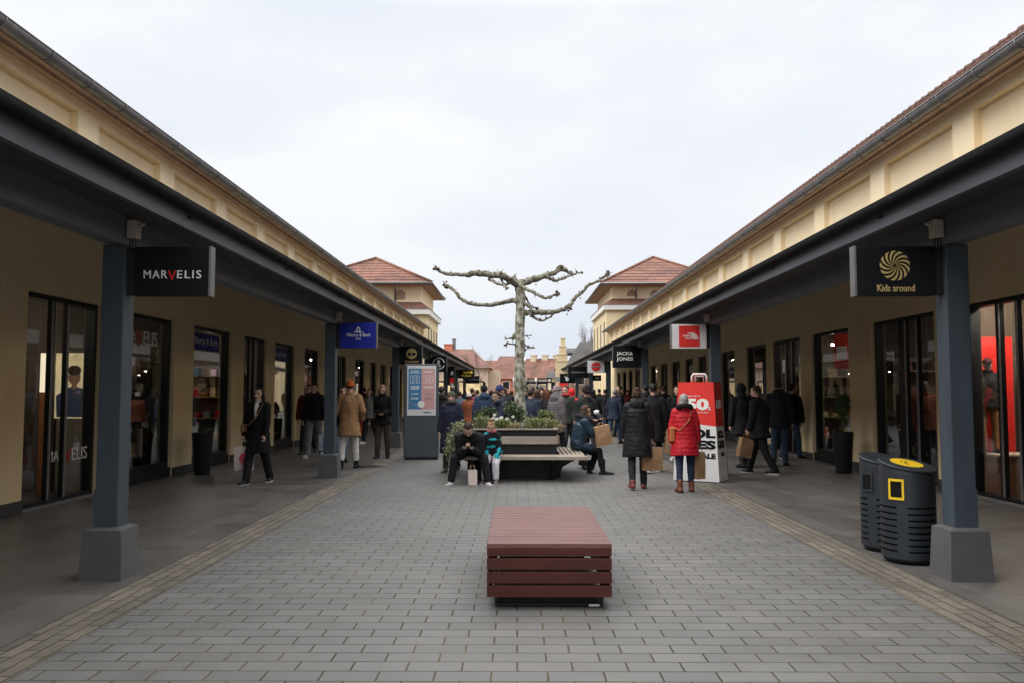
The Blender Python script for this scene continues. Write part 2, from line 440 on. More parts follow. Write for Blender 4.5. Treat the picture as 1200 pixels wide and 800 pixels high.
# ------------------------------------------------------------------ camera, sky, light
F, VX, HZ, EYE = 960.0, 606.0, 459.0, 1.62
def ax(u, Y): return (u - VX)*Y/F          # metres to the side at Y metres down the street
def az(v, Y): return EYE - (v - HZ)*Y/F    # height at Y metres
cam = bpy.data.objects.new('camera', bpy.data.cameras.new('camera')); COL.objects.link(cam)
cam.location = (0, 0, EYE); cam.rotation_euler = (R(90+3.517), 0, R(.358))
cam.data.lens = 28.8; cam.data.sensor_width = 36; cam.data.clip_end = 3000; cam.data.clip_start = .05
sc.camera = cam
sc.view_settings.view_transform = 'Standard'; sc.view_settings.look = 'None'
sc.view_settings.exposure = 0.35; sc.view_settings.gamma = 1.0
sc.render.engine = 'CYCLES'
sc.cycles.use_denoising = True
sc.cycles.max_bounces = 8; sc.cycles.transparent_max_bounces = 12
sc.cycles.caustics_reflective = False; sc.cycles.caustics_refractive = False
sc.cycles.sample_clamp_indirect = 6

SUN_EL, SUN_AZ = R(42), R(248)
w = bpy.data.worlds.new('World'); sc.world = w; w.use_nodes = True
nt = w.node_tree
for n in list(nt.nodes): nt.nodes.remove(n)
wo = nt.nodes.new('ShaderNodeOutputWorld')
sky = nt.nodes.new('ShaderNodeTexSky'); sky.sky_type = 'NISHITA'; sky.sun_disc = False
sky.sun_elevation = SUN_EL; sky.sun_rotation = SUN_AZ; sky.air_density = 1.0; sky.dust_density = 2.0
b1 = nd(nt, 'ShaderNodeBackground', {'Color': sky.outputs[0], 'Strength': .08})
tc = nt.nodes.new('ShaderNodeTexCoord')
sxyz = nd(nt, 'ShaderNodeSeparateXYZ', {0: tc.outputs['Generated']})
mpw = nt.nodes.new('ShaderNodeMapping'); nt.links.new(tc.outputs['Generated'], mpw.inputs[0]); mpw.inputs['Scale'].default_value = (1, 1, 2.6)
cl = noise(nt, mpw.outputs[0], 1.9, 6, .52)
# a closed cloud layer: thin bright patches among slightly greyer ones, cooler towards the horizon
cc = ramp(nt, cl, [(.32, (.80,.845,.925)), (.47, (.885,.91,.955)), (.60, (.985,.99,1.0))])
hz = ramp(nt, mth(nt, 'ABSOLUTE', sxyz.outputs[2]), [(.0, (.86,.89,.935)), (.38, (1.0,1.0,1.0))])
cc = mixc(nt, 1.0, cc, hz, 'MULTIPLY')
# an overcast sky is brightest overhead; steepened above the view to light the frieze
zen = nd(nt, 'ShaderNodeMapRange', {'Value': sxyz.outputs[2], 'From Min': .43, 'From Max': .64, 'To Min': .85, 'To Max': 2.2})
cc = mixc(nt, ramp(nt, sxyz.outputs[2], [(.42, 0.0), (.7, .8)]), cc, (1.0,.985,.955))
b2 = nd(nt, 'ShaderNodeBackground', {'Color': cc, 'Strength': zen.outputs[0]})
mx = nd(nt, 'ShaderNodeMixShader', {0: .92, 1: b1.outputs[0], 2: b2.outputs[0]})
nt.links.new(mx.outputs[0], wo.inputs[0])
sl = bpy.data.lights.new('sun', 'SUN'); sl.energy = 1.4; sl.angle = R(38); sl.color = (1, .97, .93)
so = bpy.data.objects.new('sun', sl); COL.objects.link(so)
d = V((math.sin(SUN_AZ)*math.cos(SUN_EL), math.cos(SUN_AZ)*math.cos(SUN_EL), math.sin(SUN_EL)))
so.rotation_euler = d.to_track_quat('Z', 'Y').to_euler()

# ------------------------------------------------------------------ ground
LX, RX = -6.65, 7.07          # shop fronts
def sheet(name, x0, x1, y0, y1, z, m):
    o = link(name, MB().add([(x0,y0,z),(x1,y0,z),(x1,y1,z),(x0,y1,z)], [(0,1,2,3)]).mesh(name), m)
    o['kind'] = 'structure'; return o
sheet('ground', -900, 900, -300, 1500, -.008, plain('grey asphalt ground', (.11,.108,.105), .85, .2, .5, .3, 40))
sheet('street_paving', -2.86, 3.06, -8, 130, 0, M['pavers'])
sheet('kerb_strip', -3.27, -2.86, -8, 66, .003, M['setts'])
sheet('kerb_strip', 3.06, 3.52, -8, 66, .003, M['setts'])
sheet('arcade_floor', -7.2, -3.27, -8, 66, .006, M['slabs'])
sheet('arcade_floor', 3.52, 7.7, -8, 66, .006, M['slabs'])

# ------------------------------------------------------------------ the two long shop buildings
def shop_building(side, Xw, y0, y1, openings, ztop, gx, ridge, label, roofm, step, p0):
    s = -side                                    # towards the street
    X = lambda d: Xw + s*d
    root = thing('shop_building', label, 'building', (0,0,0), 0, 'long shop buildings lining the street')
    TOP = 3.0
    wl = MB(); edges = [y0]
    for a, b, k in openings: edges += [a, b]
    edges.append(y1)
    for i in range(0, len(edges), 2):
        wl.box(X(0), X(-.25), edges[i], edges[i+1], 0, TOP)
        MB().box(X(.025), X(.002), edges[i], edges[i+1], .008, .17).build('base_course', [M['base']], root)
    wl.box(X(0), X(-.25), y0, y1, TOP, 4.5)
    wl.box(X(-.4), X(-11), y1-.3, y1-.002, 0, ztop-.02)
    wl.build('wall', [M['lower']], root)
    fr = MB()
    pt = ztop - .19
    fr.box(X(-.12), X(-.4), y0, y1, 4.5, ztop); fr.box(X(0), X(-.12), y0, y1, pt, ztop)
    y = p0
    while y > y0: y -= step
    while y < y1:
        a, b = max(y, y0), min(y+.62, y1)
        if b > a: fr.box(X(0), X(-.12), a, b, 4.5, pt)
        y += step
    fr.build('frieze', [M['yellow']], root)
    # cornice: a stepped moulding, then the gutter on its brackets, then the roof
    co = [(X(.0), ztop-.005), (X(.10), ztop-.005), (X(.10), ztop+.05), (X(.20), ztop+.06), (X(.20), ztop+.12), (X(-.3), ztop+.12)]
    MB().prism(co, 'y', y0, y1).build('cornice', [M['cornice']], root)
    g = MB(); gz = ztop + .10; r = .108; n = 12
    prof = [(gx + r*math.cos(PI+PI*k/n), gz + r*math.sin(PI+PI*k/n)) for k in range(n+1)]
    prof += [(gx + (r-.008)*math.cos(2*PI-PI*k/n), gz + (r-.008)*math.sin(2*PI-PI*k/n)) for k in range(n+1)]
    g.prism(prof, 'y', y0, y1+.25)
    for q in (-1, 1): g.tube([(gx+q*r, y0, gz+.008), (gx+q*r, y1+.25, gz+.008)], .014, 6)
    yy = y0+.4
    while yy < y1:
        pts = [(gx+(r+.006)*math.cos(PI+PI*k/10), yy, gz+(r+.006)*math.sin(PI+PI*k/10)) for k in range(11)]
        g.tube(pts, .011, 5); yy += 1.02
    g.build('gutter', [M['zinc']], root)
    rf = MB(); x0, z0 = gx - s*.02, gz+.06; rx, rz = ridge
    # courses of tiles up the slope, each lapping the one below, with a wavy lower edge
    nrow = 20; ycount = int((y1+.3-y0)/.11)
    for k in range(nrow):
        t0 = k/nrow; t1 = (k+1)/nrow
        xa, za = x0+(rx-x0)*t0, z0+(rz-z0)*t0; xb, zb = x0+(rx-x0)*t1, z0+(rz-z0)*t1
        if k in (0, nrow-1):
            va = []; vb = []; vc = []
            for j in range(ycount+1):
                yj = y0 + j*.11; h = .022*abs(math.sin(j*PI/2))
                va.append((xa, yj, za-.01)); vb.append((xa, yj, za+.03+h)); vc.append((xb, yj, zb+.012+h))
            vs = va+vb+vc; m_ = ycount+1; fs = []
            for j in range(ycount):
                fs += [(j, j+1, m_+j+1, m_+j), (m_+j, m_+j+1, 2*m_+j+1, 2*m_+j)]
            rf.add(vs, fs, 0)
        else:
            ye = y0+ycount*.11
            rf.add([(xa,y0,za),(xa,ye,za),(xa,y0,za+.03),(xa,ye,za+.03),(xb,y0,zb+.01),(xb,ye,zb+.01)], [(0,1,3,2),(2,3,5,4)])
    ye = y0+ycount*.11
    rf.add([(rx,y0,rz),(rx,ye,rz),(rx-s*5,ye,z0),(rx-s*5,y0,z0)], [(0,1,2,3)])
    rf.add([(x0,ye,z0),(rx,ye,rz),(rx-s*5,ye,z0)], [(0,1,2)])
    o = rf.build('roof', [roofm], root, False)
    rd = MB(); yy = y0
    while yy < ye:
        rd.tube([(rx, yy, rz+.0), (rx, min(yy+.40, ye), rz+.03)], [.10, .12], 8); yy += .38
    rd.build('ridge', [roofm], o)
    # inside the shops
    it = MB()
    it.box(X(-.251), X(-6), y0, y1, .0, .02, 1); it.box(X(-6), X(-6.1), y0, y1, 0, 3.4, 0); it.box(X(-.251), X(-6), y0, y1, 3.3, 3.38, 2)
    return root, X, it

def opening(root, X, a, b, kind, mull=(), band=None):
    """a shop window or door: frame, its pane and what is fixed to it"""
    z0 = .24 if kind == 'window' else .03
    f = MB(); w = .07; d0, d1 = -.08, -.245
    f.box(X(d0), X(d1), a, b, 3.0-w, 3.0-.002); f.box(X(d0), X(d1), a, b, z0-.05, z0+.045)
    f.box(X(d0), X(d1), a+.002, a+w, z0+.045, 3-w); f.box(X(d0), X(d1), b-w, b-.002, z0+.045, 3-w)
    if kind == 'window': f.box(X(-.03), X(-.23), a, b, .0, z0-.05)
    for q, wd in mull: f.box(X(d0+.012), X(d0-.062), a+(b-a)*q-wd/2, a+(b-a)*q+wd/2, z0+.045, 3-w)
    o = f.build('window' if kind == 'window' else 'shop_door', [M['frame']], root)
    MB().add([(X(-.15), a+w, z0+.045), (X(-.15), b-w, z0+.045), (X(-.15), b-w, 3-w), (X(-.15), a+w, 3-w)], [(0,1,2,3) if X(1) > X(0) else (3,2,1,0)]).build('pane', [M['glass']], o, False)
    if kind == 'door':
        e = MB()
        for q, wd in mull:
            yq = a+(b-a)*q-wd/2
            e.box(X(d0+.03), X(d0+.012), yq-.012, yq+.02, z0+.05, 3-w-.01)
        if mull: e.build('metal_edge', [M['alu']], o)
        MB().box(X(.03), X(-.2), a, b, .007, .03).build('threshold', [M['alu']], o)
    return o

opL = [(1.0,3.6,'window'),(4.4,6.9,'window'),(7.6,10.45,'window'),(11.05,13.05,'door'),(13.75,15.85,'window'),(16.8,19.05,'window'),(19.9,21.7,'door'),(22.45,24.5,'window'),(25.6,27.5,'window'),
       (28.3,29.5,'window'),(30.3,32.0,'door'),(33.6,35.8,'window'),(37.0,38.8,'window'),(39.8,41.6,'door'),(42.6,44.6,'window'),(45.5,47.5,'window'),(48.4,50.4,'door'),(51.4,53.4,'window'),(54.3,56.3,'window')]
opR = [(-1.0,1.6,'window'),(2.5,5.2,'window'),(6.2,9.0,'window'),(9.8,13.0,'door'),(13.9,16.4,'door'),(17.5,19.75,'window'),(20.5,22.8,'door'),(23.3,25.4,'window'),(26.7,28.5,'window'),(30.7,32.1,'door'),
       (33.0,34.6,'window'),(35.6,37.6,'window'),(38.6,40.6,'door'),(41.5,43.5,'window'),(44.4,46.4,'window'),(47.3,49.3,'door'),(50.2,52.2,'window'),(53.1,55.1,'window'),(56.0,58.0,'door')]
rootL, XL, itL = shop_building(-1, LX, -3, 58.2, opL, 6.05, -6.30, (-11.3, 9.74), 'long cream shop building with zinc gutter, on the side of the blue signs', M['roof_brown'], 2.86, 12.15)
rootR, XR, itR = shop_building(1, RX, -3, 63.5, opR, 6.18, 6.72, (11.75, 9.98), 'long cream shop building with brown tiled roof, on the side of the litter bins', M['roof_brown'], 3.1, 12.5)
MUL = {'door': ((.375,.08),(.575,.05)), 'window': ()}
winL = [opening(rootL, XL, a, b, k, MUL[k]) for a, b, k in opL]
winR = []
for a, b, k in opR:
    mu = MUL[k]
    if abs(a-9.8) < .01: mu = ((.745,.10),(.60,.03),(.28,.05))
    if abs(a-13.9) < .01: mu = ((.53,.30),(.30,.04))
    winR.append(opening(rootR, XR, a, b, k, mu))
# partitions, then lights in the ceilings
for it, X, ys, root in ((itL, XL, (-2.9,7.2,13.4,16.3,22.1,25.1,33.0,42.1,50.9,58.0), rootL), (itR, XR, (-2.9,5.7,9.4,13.4,17.0,23.0,26.1,32.6,41.0,52.6,63.0), rootR)):
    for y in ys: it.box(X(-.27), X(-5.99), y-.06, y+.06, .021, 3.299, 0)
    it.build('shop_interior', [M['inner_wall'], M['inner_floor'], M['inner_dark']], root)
def downlights(root, X, ops):
    proto = None
    for i, (a, b, k) in enumerate(ops):
        if b < 5: continue
        for dd in (-1.1, -3.2):
            y = a + (b-a)*(.3 if dd > -2 else .7)
            if proto is None:
                o = MB().cyl((0,0), .05, -.05, 0, 10).build('downlight', [M['lamp']], root); proto = o
            else:
                o = proto.copy(); COL.objects.link(o); o.parent = root
            o.location = (X(dd), y, 2.86 if dd > -2 else 2.72)
downlights(rootL, XL, opL); downlights(rootR, XR, opR)
def fill_panel(root, X, y0, y1, dd, z, m):  # added glowing panels, out of view at the ceiling, to brighten the shop insides
    MB().box(X(dd), X(dd-.25), y0, y1, z-.03, z).build('ceiling_fill', [m], root)
fill_panel(rootR, XR, 11.6, 12.95, -.55, 3.27, m_lamp('red wall fill light', (1.0,.90,.76), 44.0)); fill_panel(rootR, XR, 20.0, 22.4, -1.4, 3.27, M['fill_white']); fill_panel(rootL, XL, 11.3, 12.8, -1.2, 3.27, M['fill_white'])  # the first panel is added to brighten the red wall
fill_panel(rootL, XL, 14.2, 15.6, -2.0, 3.27, M['fill_white']); fill_panel(rootL, XL, 20.0, 21.6, -1.4, 3.27, M['fill_white']); fill_panel(rootR, XR, 14.2, 16.0, -2.0, 3.27, M['fill_white'])
fill_panel(rootL, XL, 23.4, 24.6, -1.3, 3.27, M['fill_white'])

# lettering on the glass
def glass_text(win, X, s, m, yc, z, width, side, bold=0.0):
    # read from the street: on the left row the text runs away from the camera, on the right row towards it
    return text(s, m, win, (X(-.135), yc, z), (0, -side, 0), (0,0,1), width=width, bold=bold, ext=.003)
def blue_band(win, X, a, b, yc, side):
    MB().box(X(-.136), X(-.148), a, b, 2.52, 2.86).build('header_band', [M['sign_blue']], win)
    text('Villeroy & Boch', M['txt_white'], win, (X(-.131), yc, 2.69), (0,-side,0), (0,0,1), width=(b-a)*.86, height=.2, ext=.002)
blue_band(winL[5], XL, 16.92, 18.6, 17.75, -1)
blue_band(winL[7], XL, 22.6, 24.1, 23.35, -1)
glass_text(winL[4], XL, 'MAR', M['txt_white'], 14.26, 2.60, .5, -1); glass_text(winL[4], XL, 'ELIS', M['txt_white'], 15.1, 2.60, .56, -1)
text('V', M['txt_red'], winL[4], (XL(-.135), 14.64, 2.57), (0,1,0), (0,0,1), width=.19, height=.28, ext=.003)
glass_text(winL[3], XL, 'MAR', M['txt_white'], 12.08, .68, .44, -1); glass_text(winL[3], XL, 'ELIS', M['txt_white'], 12.74, .68, .44, -1); glass_text(winL[3], XL, 'V', M['txt_red'], 12.41, .67, .18, -1)
glass_text(winR[8], XR, 'JACK&', M['txt_white'], 27.5, 2.55, 1.2, 1, .03)
glass_text(winR[10], XR, 'JACK&', M['txt_white'], 33.8, 2.55, 1.1, 1, .03)

# ------------------------------------------------------------------ the arcades in front
def arcade(side, xp, Xw, y0, y1, posts, label):
    s = -side
    X = lambda d: xp + s*d
    root = thing('arcade_canopy', label, 'canopy', (0,0,0), 0, 'post carried canopies along the shops')
    fa = MB().box(X(.545), X(.60), y0, y1, 3.085, 3.27).build('fascia', [M['steel_fascia']], root)
    g = MB(); gx, gz, r, n = X(.655), 3.268, .054, 10
    prof = [(gx + r*math.cos(PI+PI*k/n), gz + r*math.sin(PI+PI*k/n)) for k in range(n+1)] + [(gx+r, gz+.03), (gx-r, gz+.03)]
    g.prism(prof, 'y', y0, y1+.1)
    g.build('gutter', [M['black']], root)
    ey = MB(); y = 4.2
    while y < y1: ey.ell((X(.61), y, 3.19), (.013,.013,.013), nu=8, nv=5); ey.tube([(X(.60),y,3.19),(X(.64),y,3.17)], .007, 5); y += 3.1
    ey.build('eyelet', [M['black']], fa)
    MB().box(X(.544), X(.101), y0, y1, 3.17, 3.20).build('soffit', [M['soffit']], root)
    MB().box(X(-.06), X(.10), y0, y1, 2.92, 3.22).build('beam', [M['steel_beam_lit']], root)
    w = abs(Xw - xp)
    MB().prism([(X(.60), 3.285), (X(.60), 3.33), (X(-w-.1), 4.42), (X(-w-.1), 4.36)], 'y', y0, y1).build('canopy_roof', [M['soffit']], root)
    for y in posts:
        p = MB().box(X(-.1), X(.1), y-.1, y+.1, .44, 2.918, bev=.008).build('post', [M['steel']], root)
        MB().box(X(-.105), X(.02), y-.106, y-.1, .45, .78).build('post_cover', [M['steel']], p)
        b = [(xp-.185,y-.185,.006),(xp+.185,y-.185,.006),(xp+.185,y+.185,.006),(xp-.185,y+.185,.006)]
        t = [(xp-.165,y-.165,.43),(xp+.165,y-.165,.43),(xp+.165,y+.165,.43),(xp-.165,y+.165,.43)]
        t2 = [(xp-.115,y-.115,.452),(xp+.115,y-.115,.452),(xp+.115,y+.115,.452),(xp-.115,y+.115,.452)]
        q = MB().add(b+t+t2, [(3,2,1,0),(0,1,5,4),(1,2,6,5),(2,3,7,6),(3,0,4,7),(4,5,9,8),(5,6,10,9),(6,7,11,10),(7,4,8,11),(8,9,10,11)])
        q.build('plinth', [M['plinth']], p)
    return root, X
PL = [-1.0, 7.27, 15.7, 24.1, 32.5, 41.0, 48.0, 55.6]
PR = [-2.0, 7.29, 16.1, 24.9, 34.9, 43.2, 53.2]
arcL, AXL = arcade(-1, -3.57, LX, -3, 56.5, PL, 'slate blue canopy on posts, on the side of the black sign with one red letter')
arcR, AXR = arcade(1, 3.88, RX, -3, 59.5, PR, 'slate blue canopy on posts, on the side of the gold spiral sign')

# small cream boxes on the beam over each post
def junction(x, y, s, label):
    t = thing('junction_box', label, 'junction box', (x, y, 2.92), 0, 'small cream boxes on the canopy beams')
    MB().box(-.045, .045, -.05, .05, .06, .22, bev=.008).build('casing', [M['cable']], t)
    c = MB()
    for k in range(3): c.tube([(-.02+.02*k, -.01, .06), (-.03+.03*k, -.02, .0), (-.01+.012*k, -.012, -.07)], .006, 5)
    c.build('cable', [M['coated']], t)
    MB().tube([(.045*s, 0, .17), (.10*s, -.01, .19)], .012, 6).build('sensor_arm', [M['cable']], t)
    return t
jl = ['above the black sign with one red letter', 'above the blue sign', 'above the black tree emblem sign', 'above the round skeleton emblem sign']
for y, l in zip(PL[1:5], jl): junction(-3.57+.155, y-.06, 1, 'small cream box on the beam ' + l)
jr = ['above the gold spiral sign', 'above the red and white sign', 'above the black sign with two lines of white letters', 'above the white sign with the red disc']
for y, l in zip(PR[1:5], jr): junction(3.88-.155, y-.06, -1, 'small cream box on the beam ' + l)

# ------------------------------------------------------------------ hanging shop signs
def hanging_sign(side, xp, y, label, m, w=.68, z0=2.47, h=.44, dark=True):
    s = -side
    x0, x1 = xp + s*.115, xp + s*(.165+w)
    t = thing('hanging_sign', label, 'sign', (0, y, 0), 0, 'hanging shop signs on the canopy posts')
    MB().box(x0+s*.05, x1-s*.02, -.045, .045, z0, z0+h, bev=.004).build('panel', [m], t)
    MB().box(x0-s*.014, x0+s*.05, -.05, .05, z0+.01, z0+h-.01).build('bracket', [M['coated']], t)
    MB().box(x1-s*.019, x1, -.05, .05, z0-.004, z0+h+.004).build('end_cap', [M['cap_grey']], t)
    return t, (x0+s*.05+x1-s*.02)/2, z0+h/2
def flat(t, name, polys, x, z, m, k=1.0, y=-.048, th=.003):
    """cut-out shapes lying on the sign's face, drawn in metres about x, z"""
    mb = MB()
    for poly in polys: mb.prism([(x+p[0]*k, z+p[1]*k) for p in poly], 'y', y, y-th)
    return mb.build(name, [m], t)
def disc(cx, cz, r, n=28, a0=0, a1=2*PI, rin=None):
    if rin is None: return [(cx+r*math.cos(a0+(a1-a0)*k/n), cz+r*math.sin(a0+(a1-a0)*k/n)) for k in range(n)]
    return [(cx+r*math.cos(a0+(a1-a0)*k/n), cz+r*math.sin(a0+(a1-a0)*k/n)) for k in range(n+1)] + [(cx+rin*math.cos(a1-(a1-a0)*k/n), cz+rin*math.sin(a1-(a1-a0)*k/n)) for k in range(n+1)]
def stext(t, s, m, x, z, **kw): return text(s, m, t, (x, -.048, z), (1,0,0), (0,0,1), **kw)

t, cx, cz = hanging_sign(-1, -3.57, 7.27, 'black hanging sign with white capitals and one red letter', M['sign_black'], .68)
stext(t, 'MAR', M['txt_white'], cx-.143, cz-.03, width=.21, height=.072, space=1.15)
stext(t, 'ELIS', M['txt_white'], cx+.158, cz-.03, width=.215, height=.072, space=1.2)
flat(t, 'red_letter', [[(-.038,.028),(-.022,.028),(0,-.036),(.022,.028),(.038,.028),(.006,-.058),(-.006,-.058)]], cx+.004, cz-.022, M['txt_red'])
t, cx, cz = hanging_sign(-1, -3.57, 15.7, 'royal blue hanging sign with white emblem and lettering', M['sign_blue'], .72, 2.46, .48)
stext(t, 'Villeroy & Boch', M['txt_white'], cx+.01, cz-.005, width=.46, height=.085)
stext(t, '1748', M['txt_white'], cx+.01, cz-.075, width=.09)
flat(t, 'emblem', [[(-.10,.055),(.10,.055),(.05,.07),(.03,.072),(-.03,.072),(-.05,.07)], [(-.034,.074),(-.018,.074),(-.018,.125),(0,.142),(.018,.125),(.018,.074),(.034,.074),(.034,.13),(0,.165),(-.034,.13)]], cx+.01, cz, M['txt_white'])
t, cx, cz = hanging_sign(-1, -3.57, 24.1, 'black hanging sign with pale round tree emblem', M['sign_black'], .62, 2.42, .54)
flat(t, 'emblem', [disc(0, .06, .155)], cx, cz, M['gold']); 
t_em = flat(t, 'emblem_cutout', [disc(-.07,.045,.05,14,PI*.0,PI*2), disc(.07,.045,.05,14), [(-.01,-.02),(.01,-.02),(.01,.1),(-.01,.1)]], cx, cz, M['sign_black'], y=-.0515)
stext(t, 'Timberland', M['gold'], cx, cz-.17, width=.40, height=.075, bold=.02)
t, cx, cz = hanging_sign(-1, -3.57, 32.5, 'black hanging sign with white ring and figure', M['sign_black'], .62, 2.42, .62)
flat(t, 'ring', [disc(0,0,.24,24,.2,PI*1.9,.20)], cx, cz+.02, M['txt_white'])
flat(t, 'figure', [[(-.05,.15),(.03,.15),(.05,.05),(.01,.0),(.08,-.06),(.06,-.14),(-.02,-.06),(-.08,-.15),(-.12,-.12),(-.05,-.02),(-.07,.07)]], cx, cz+.01, M['txt_white'])
t, cx, cz = hanging_sign(-1, -3.57, 41.0, 'black hanging sign with a red square and white marks below it', M['sign_black'], .30, 1.95, .95)
flat(t, 'red_square', [[(-.11,-.35),(.11,-.35),(.11,-.08),(-.11,-.08)]], cx, cz, M['red']); flat(t, 'white_mark', [[(-.06,.05),(.07,.05),(.07,.25),(-.0,.25),(-.06,.15)], [(-.07,-.46),(.08,-.46),(.08,-.36),(-.07,-.36)]], cx, cz, M['txt_white'])
t, cx, cz = hanging_sign(-1, -3.57, 48.0, 'black hanging sign with yellow lettering', M['sign_black'], .92, 2.42, .52)
stext(t, 'Jack', M['yel'], cx-.02, cz+.09, width=.36, height=.17, bold=.03); stext(t, 'Wolfskin', M['yel'], cx-.04, cz-.09, width=.6, height=.12, bold=.02)
flat(t, 'emblem', [disc(.0,.0,.09,14)], cx+.27, cz+.1, M['yel'])
t, cx, cz = hanging_sign(-1, -3.57, 55.6, 'black hanging sign with faint grey lettering near the arcade end', M['sign_black'], .85, 2.2, .52)
flat(t, 'grey_dashes', [[(-.3+.12*k,-.02),(-.22+.12*k,-.02),(-.22+.12*k,.03),(-.3+.12*k,.03)] for k in range(6)], cx, cz, M['alu'])

t, cx, cz = hanging_sign(1, 3.88, 7.29, 'black hanging sign with gold spiral sun and gold lettering', M['sign_black'], .72)
sw = []
for k in range(13):
    a0 = 2*PI*k/13; n = 9; wid = 2*PI/13*.56
    arc = lambda off: [(.134*(.1+.9*i/n)*math.cos(a0+off*min(1, .45+.55*i/n)-.95*(i/n)**1.2), .134*(.1+.9*i/n)*math.sin(a0+off*min(1, .45+.55*i/n)-.95*(i/n)**1.2)) for i in range(n+1)]
    sw.append(arc(0) + arc(wid)[::-1])
flat(t, 'spiral_sun', sw, cx-.01, cz+.045, M['gold'])
stext(t, 'Kids around', M['gold'], cx-.005, cz-.155, width=.33, height=.062, bold=.004)
t, cx, cz = hanging_sign(1, 3.88, 16.1, 'white hanging sign with a red square and white lettering', M['sign_white'], .70, 2.47, .47)
flat(t, 'red_square', [[(-.2,-.2),(.2,-.2),(.2,.205),(-.2,.205)]], cx, cz, M['red'])
for i, (s_, w_) in enumerate((('THE', .1), ('NORTH', .19), ('FACE', .14))):
    text(s_, M['txt_white'], t, (cx-.015-(w_-.16)*.5, -.0515, cz+.05-.045*i), (1,0,0), (0,0,1), width=w_, height=.036, bold=.03)
flat(t, 'emblem', [disc(.04, -.062, r_, 12, 0, PI/2, r_-.026) for r_ in (.135, .10, .065)], cx+.0, cz, M['txt_white'], y=-.0515)
t, cx, cz = hanging_sign(1, 3.88, 24.9, 'black hanging sign with two lines of bold white capitals', M['sign_black'], .82, 2.36, .66)
stext(t, 'JACK&', M['txt_white'], cx-.05, cz+.085, width=.50, height=.135, bold=.028); stext(t, 'JONES', M['txt_white'], cx-.05, cz-.075, width=.50, height=.135, bold=.028)
t, cx, cz = hanging_sign(1, 3.88, 34.9, 'white hanging sign with a red disc', M['sign_white'], .74, 2.44, .52)
flat(t, 'red_disc', [disc(0,0,.2)], cx, cz, M['red']); flat(t, 'white_bar', [[(-.17,-.03),(.17,-.03),(.17,.035),(-.17,.035)]], cx, cz, M['alu'], y=-.0515)
t, cx, cz = hanging_sign(1, 3.88, 43.2, 'wide black hanging sign with thin grey dashes of lettering', M['sign_black'], 1.05, 2.36, .60)
flat(t, 'grey_dashes', [[(-.34+.12*k,-.03),(-.25+.12*k,-.03),(-.25+.12*k,.04),(-.34+.12*k,.04)] for k in range(6)], cx, cz, M['alu'])
t, cx, cz = hanging_sign(1, 3.88, 53.2, 'black hanging sign with a white horned animal mark', M['sign_black'], .95, 2.2, .62)
flat(t, 'emblem', [[(-.2,.2),(-.08,.1),(.06,.1),(.2,.22),(.12,.02),(.1,-.1),(.0,-.2),(-.12,-.1),(-.12,.02)]], cx, cz, M['txt_white'])
# one more sign, set on the shop-wall side of the fourth post
t, cx, cz = hanging_sign(-1, 3.88, 43.6, 'small black hanging sign with white mark on the shop side of its post', M['sign_black'], .42, 2.22, .3)
flat(t, 'white_mark', [[(-.1,-.05),(.12,-.05),(.08,.06),(-.08,.06)]], cx, cz, M['txt_white'])
# ------------------------------------------------------------------ towers
def pyramid(mb, x0, x1, y0, y1, z0, ap, top=None, mi=0, steps=9):
    """hipped roof to an apex (or cut at top), built in lapping courses"""
    n = steps
    for k in range(n):
        a, b = k/n, (k+1)/n
        def q(t, dz): return [(x0+(ap[0]-x0)*t, y0+(ap[1]-y0)*t, z0+(ap[2]-z0)*t+dz), (x1+(ap[0]-x1)*t, y0+(ap[1]-y0)*t, z0+(ap[2]-z0)*t+dz),
                              (x1+(ap[0]-x1)*t, y1+(ap[1]-y1)*t, z0+(ap[2]-z0)*t+dz), (x0+(ap[0]-x0)*t, y1+(ap[1]-y1)*t, z0+(ap[2]-z0)*t+dz)]
        r0, r1, r2 = q(a, 0), q(a, .06), q(b, .01)
        mb.add(r0+r1+r2, [(i, (i+1) % 4, 4+(i+1) % 4, 4+i) for i in range(4)] + [(4+i, 4+(i+1) % 4, 8+(i+1) % 4, 8+i) for i in range(4)], mi)
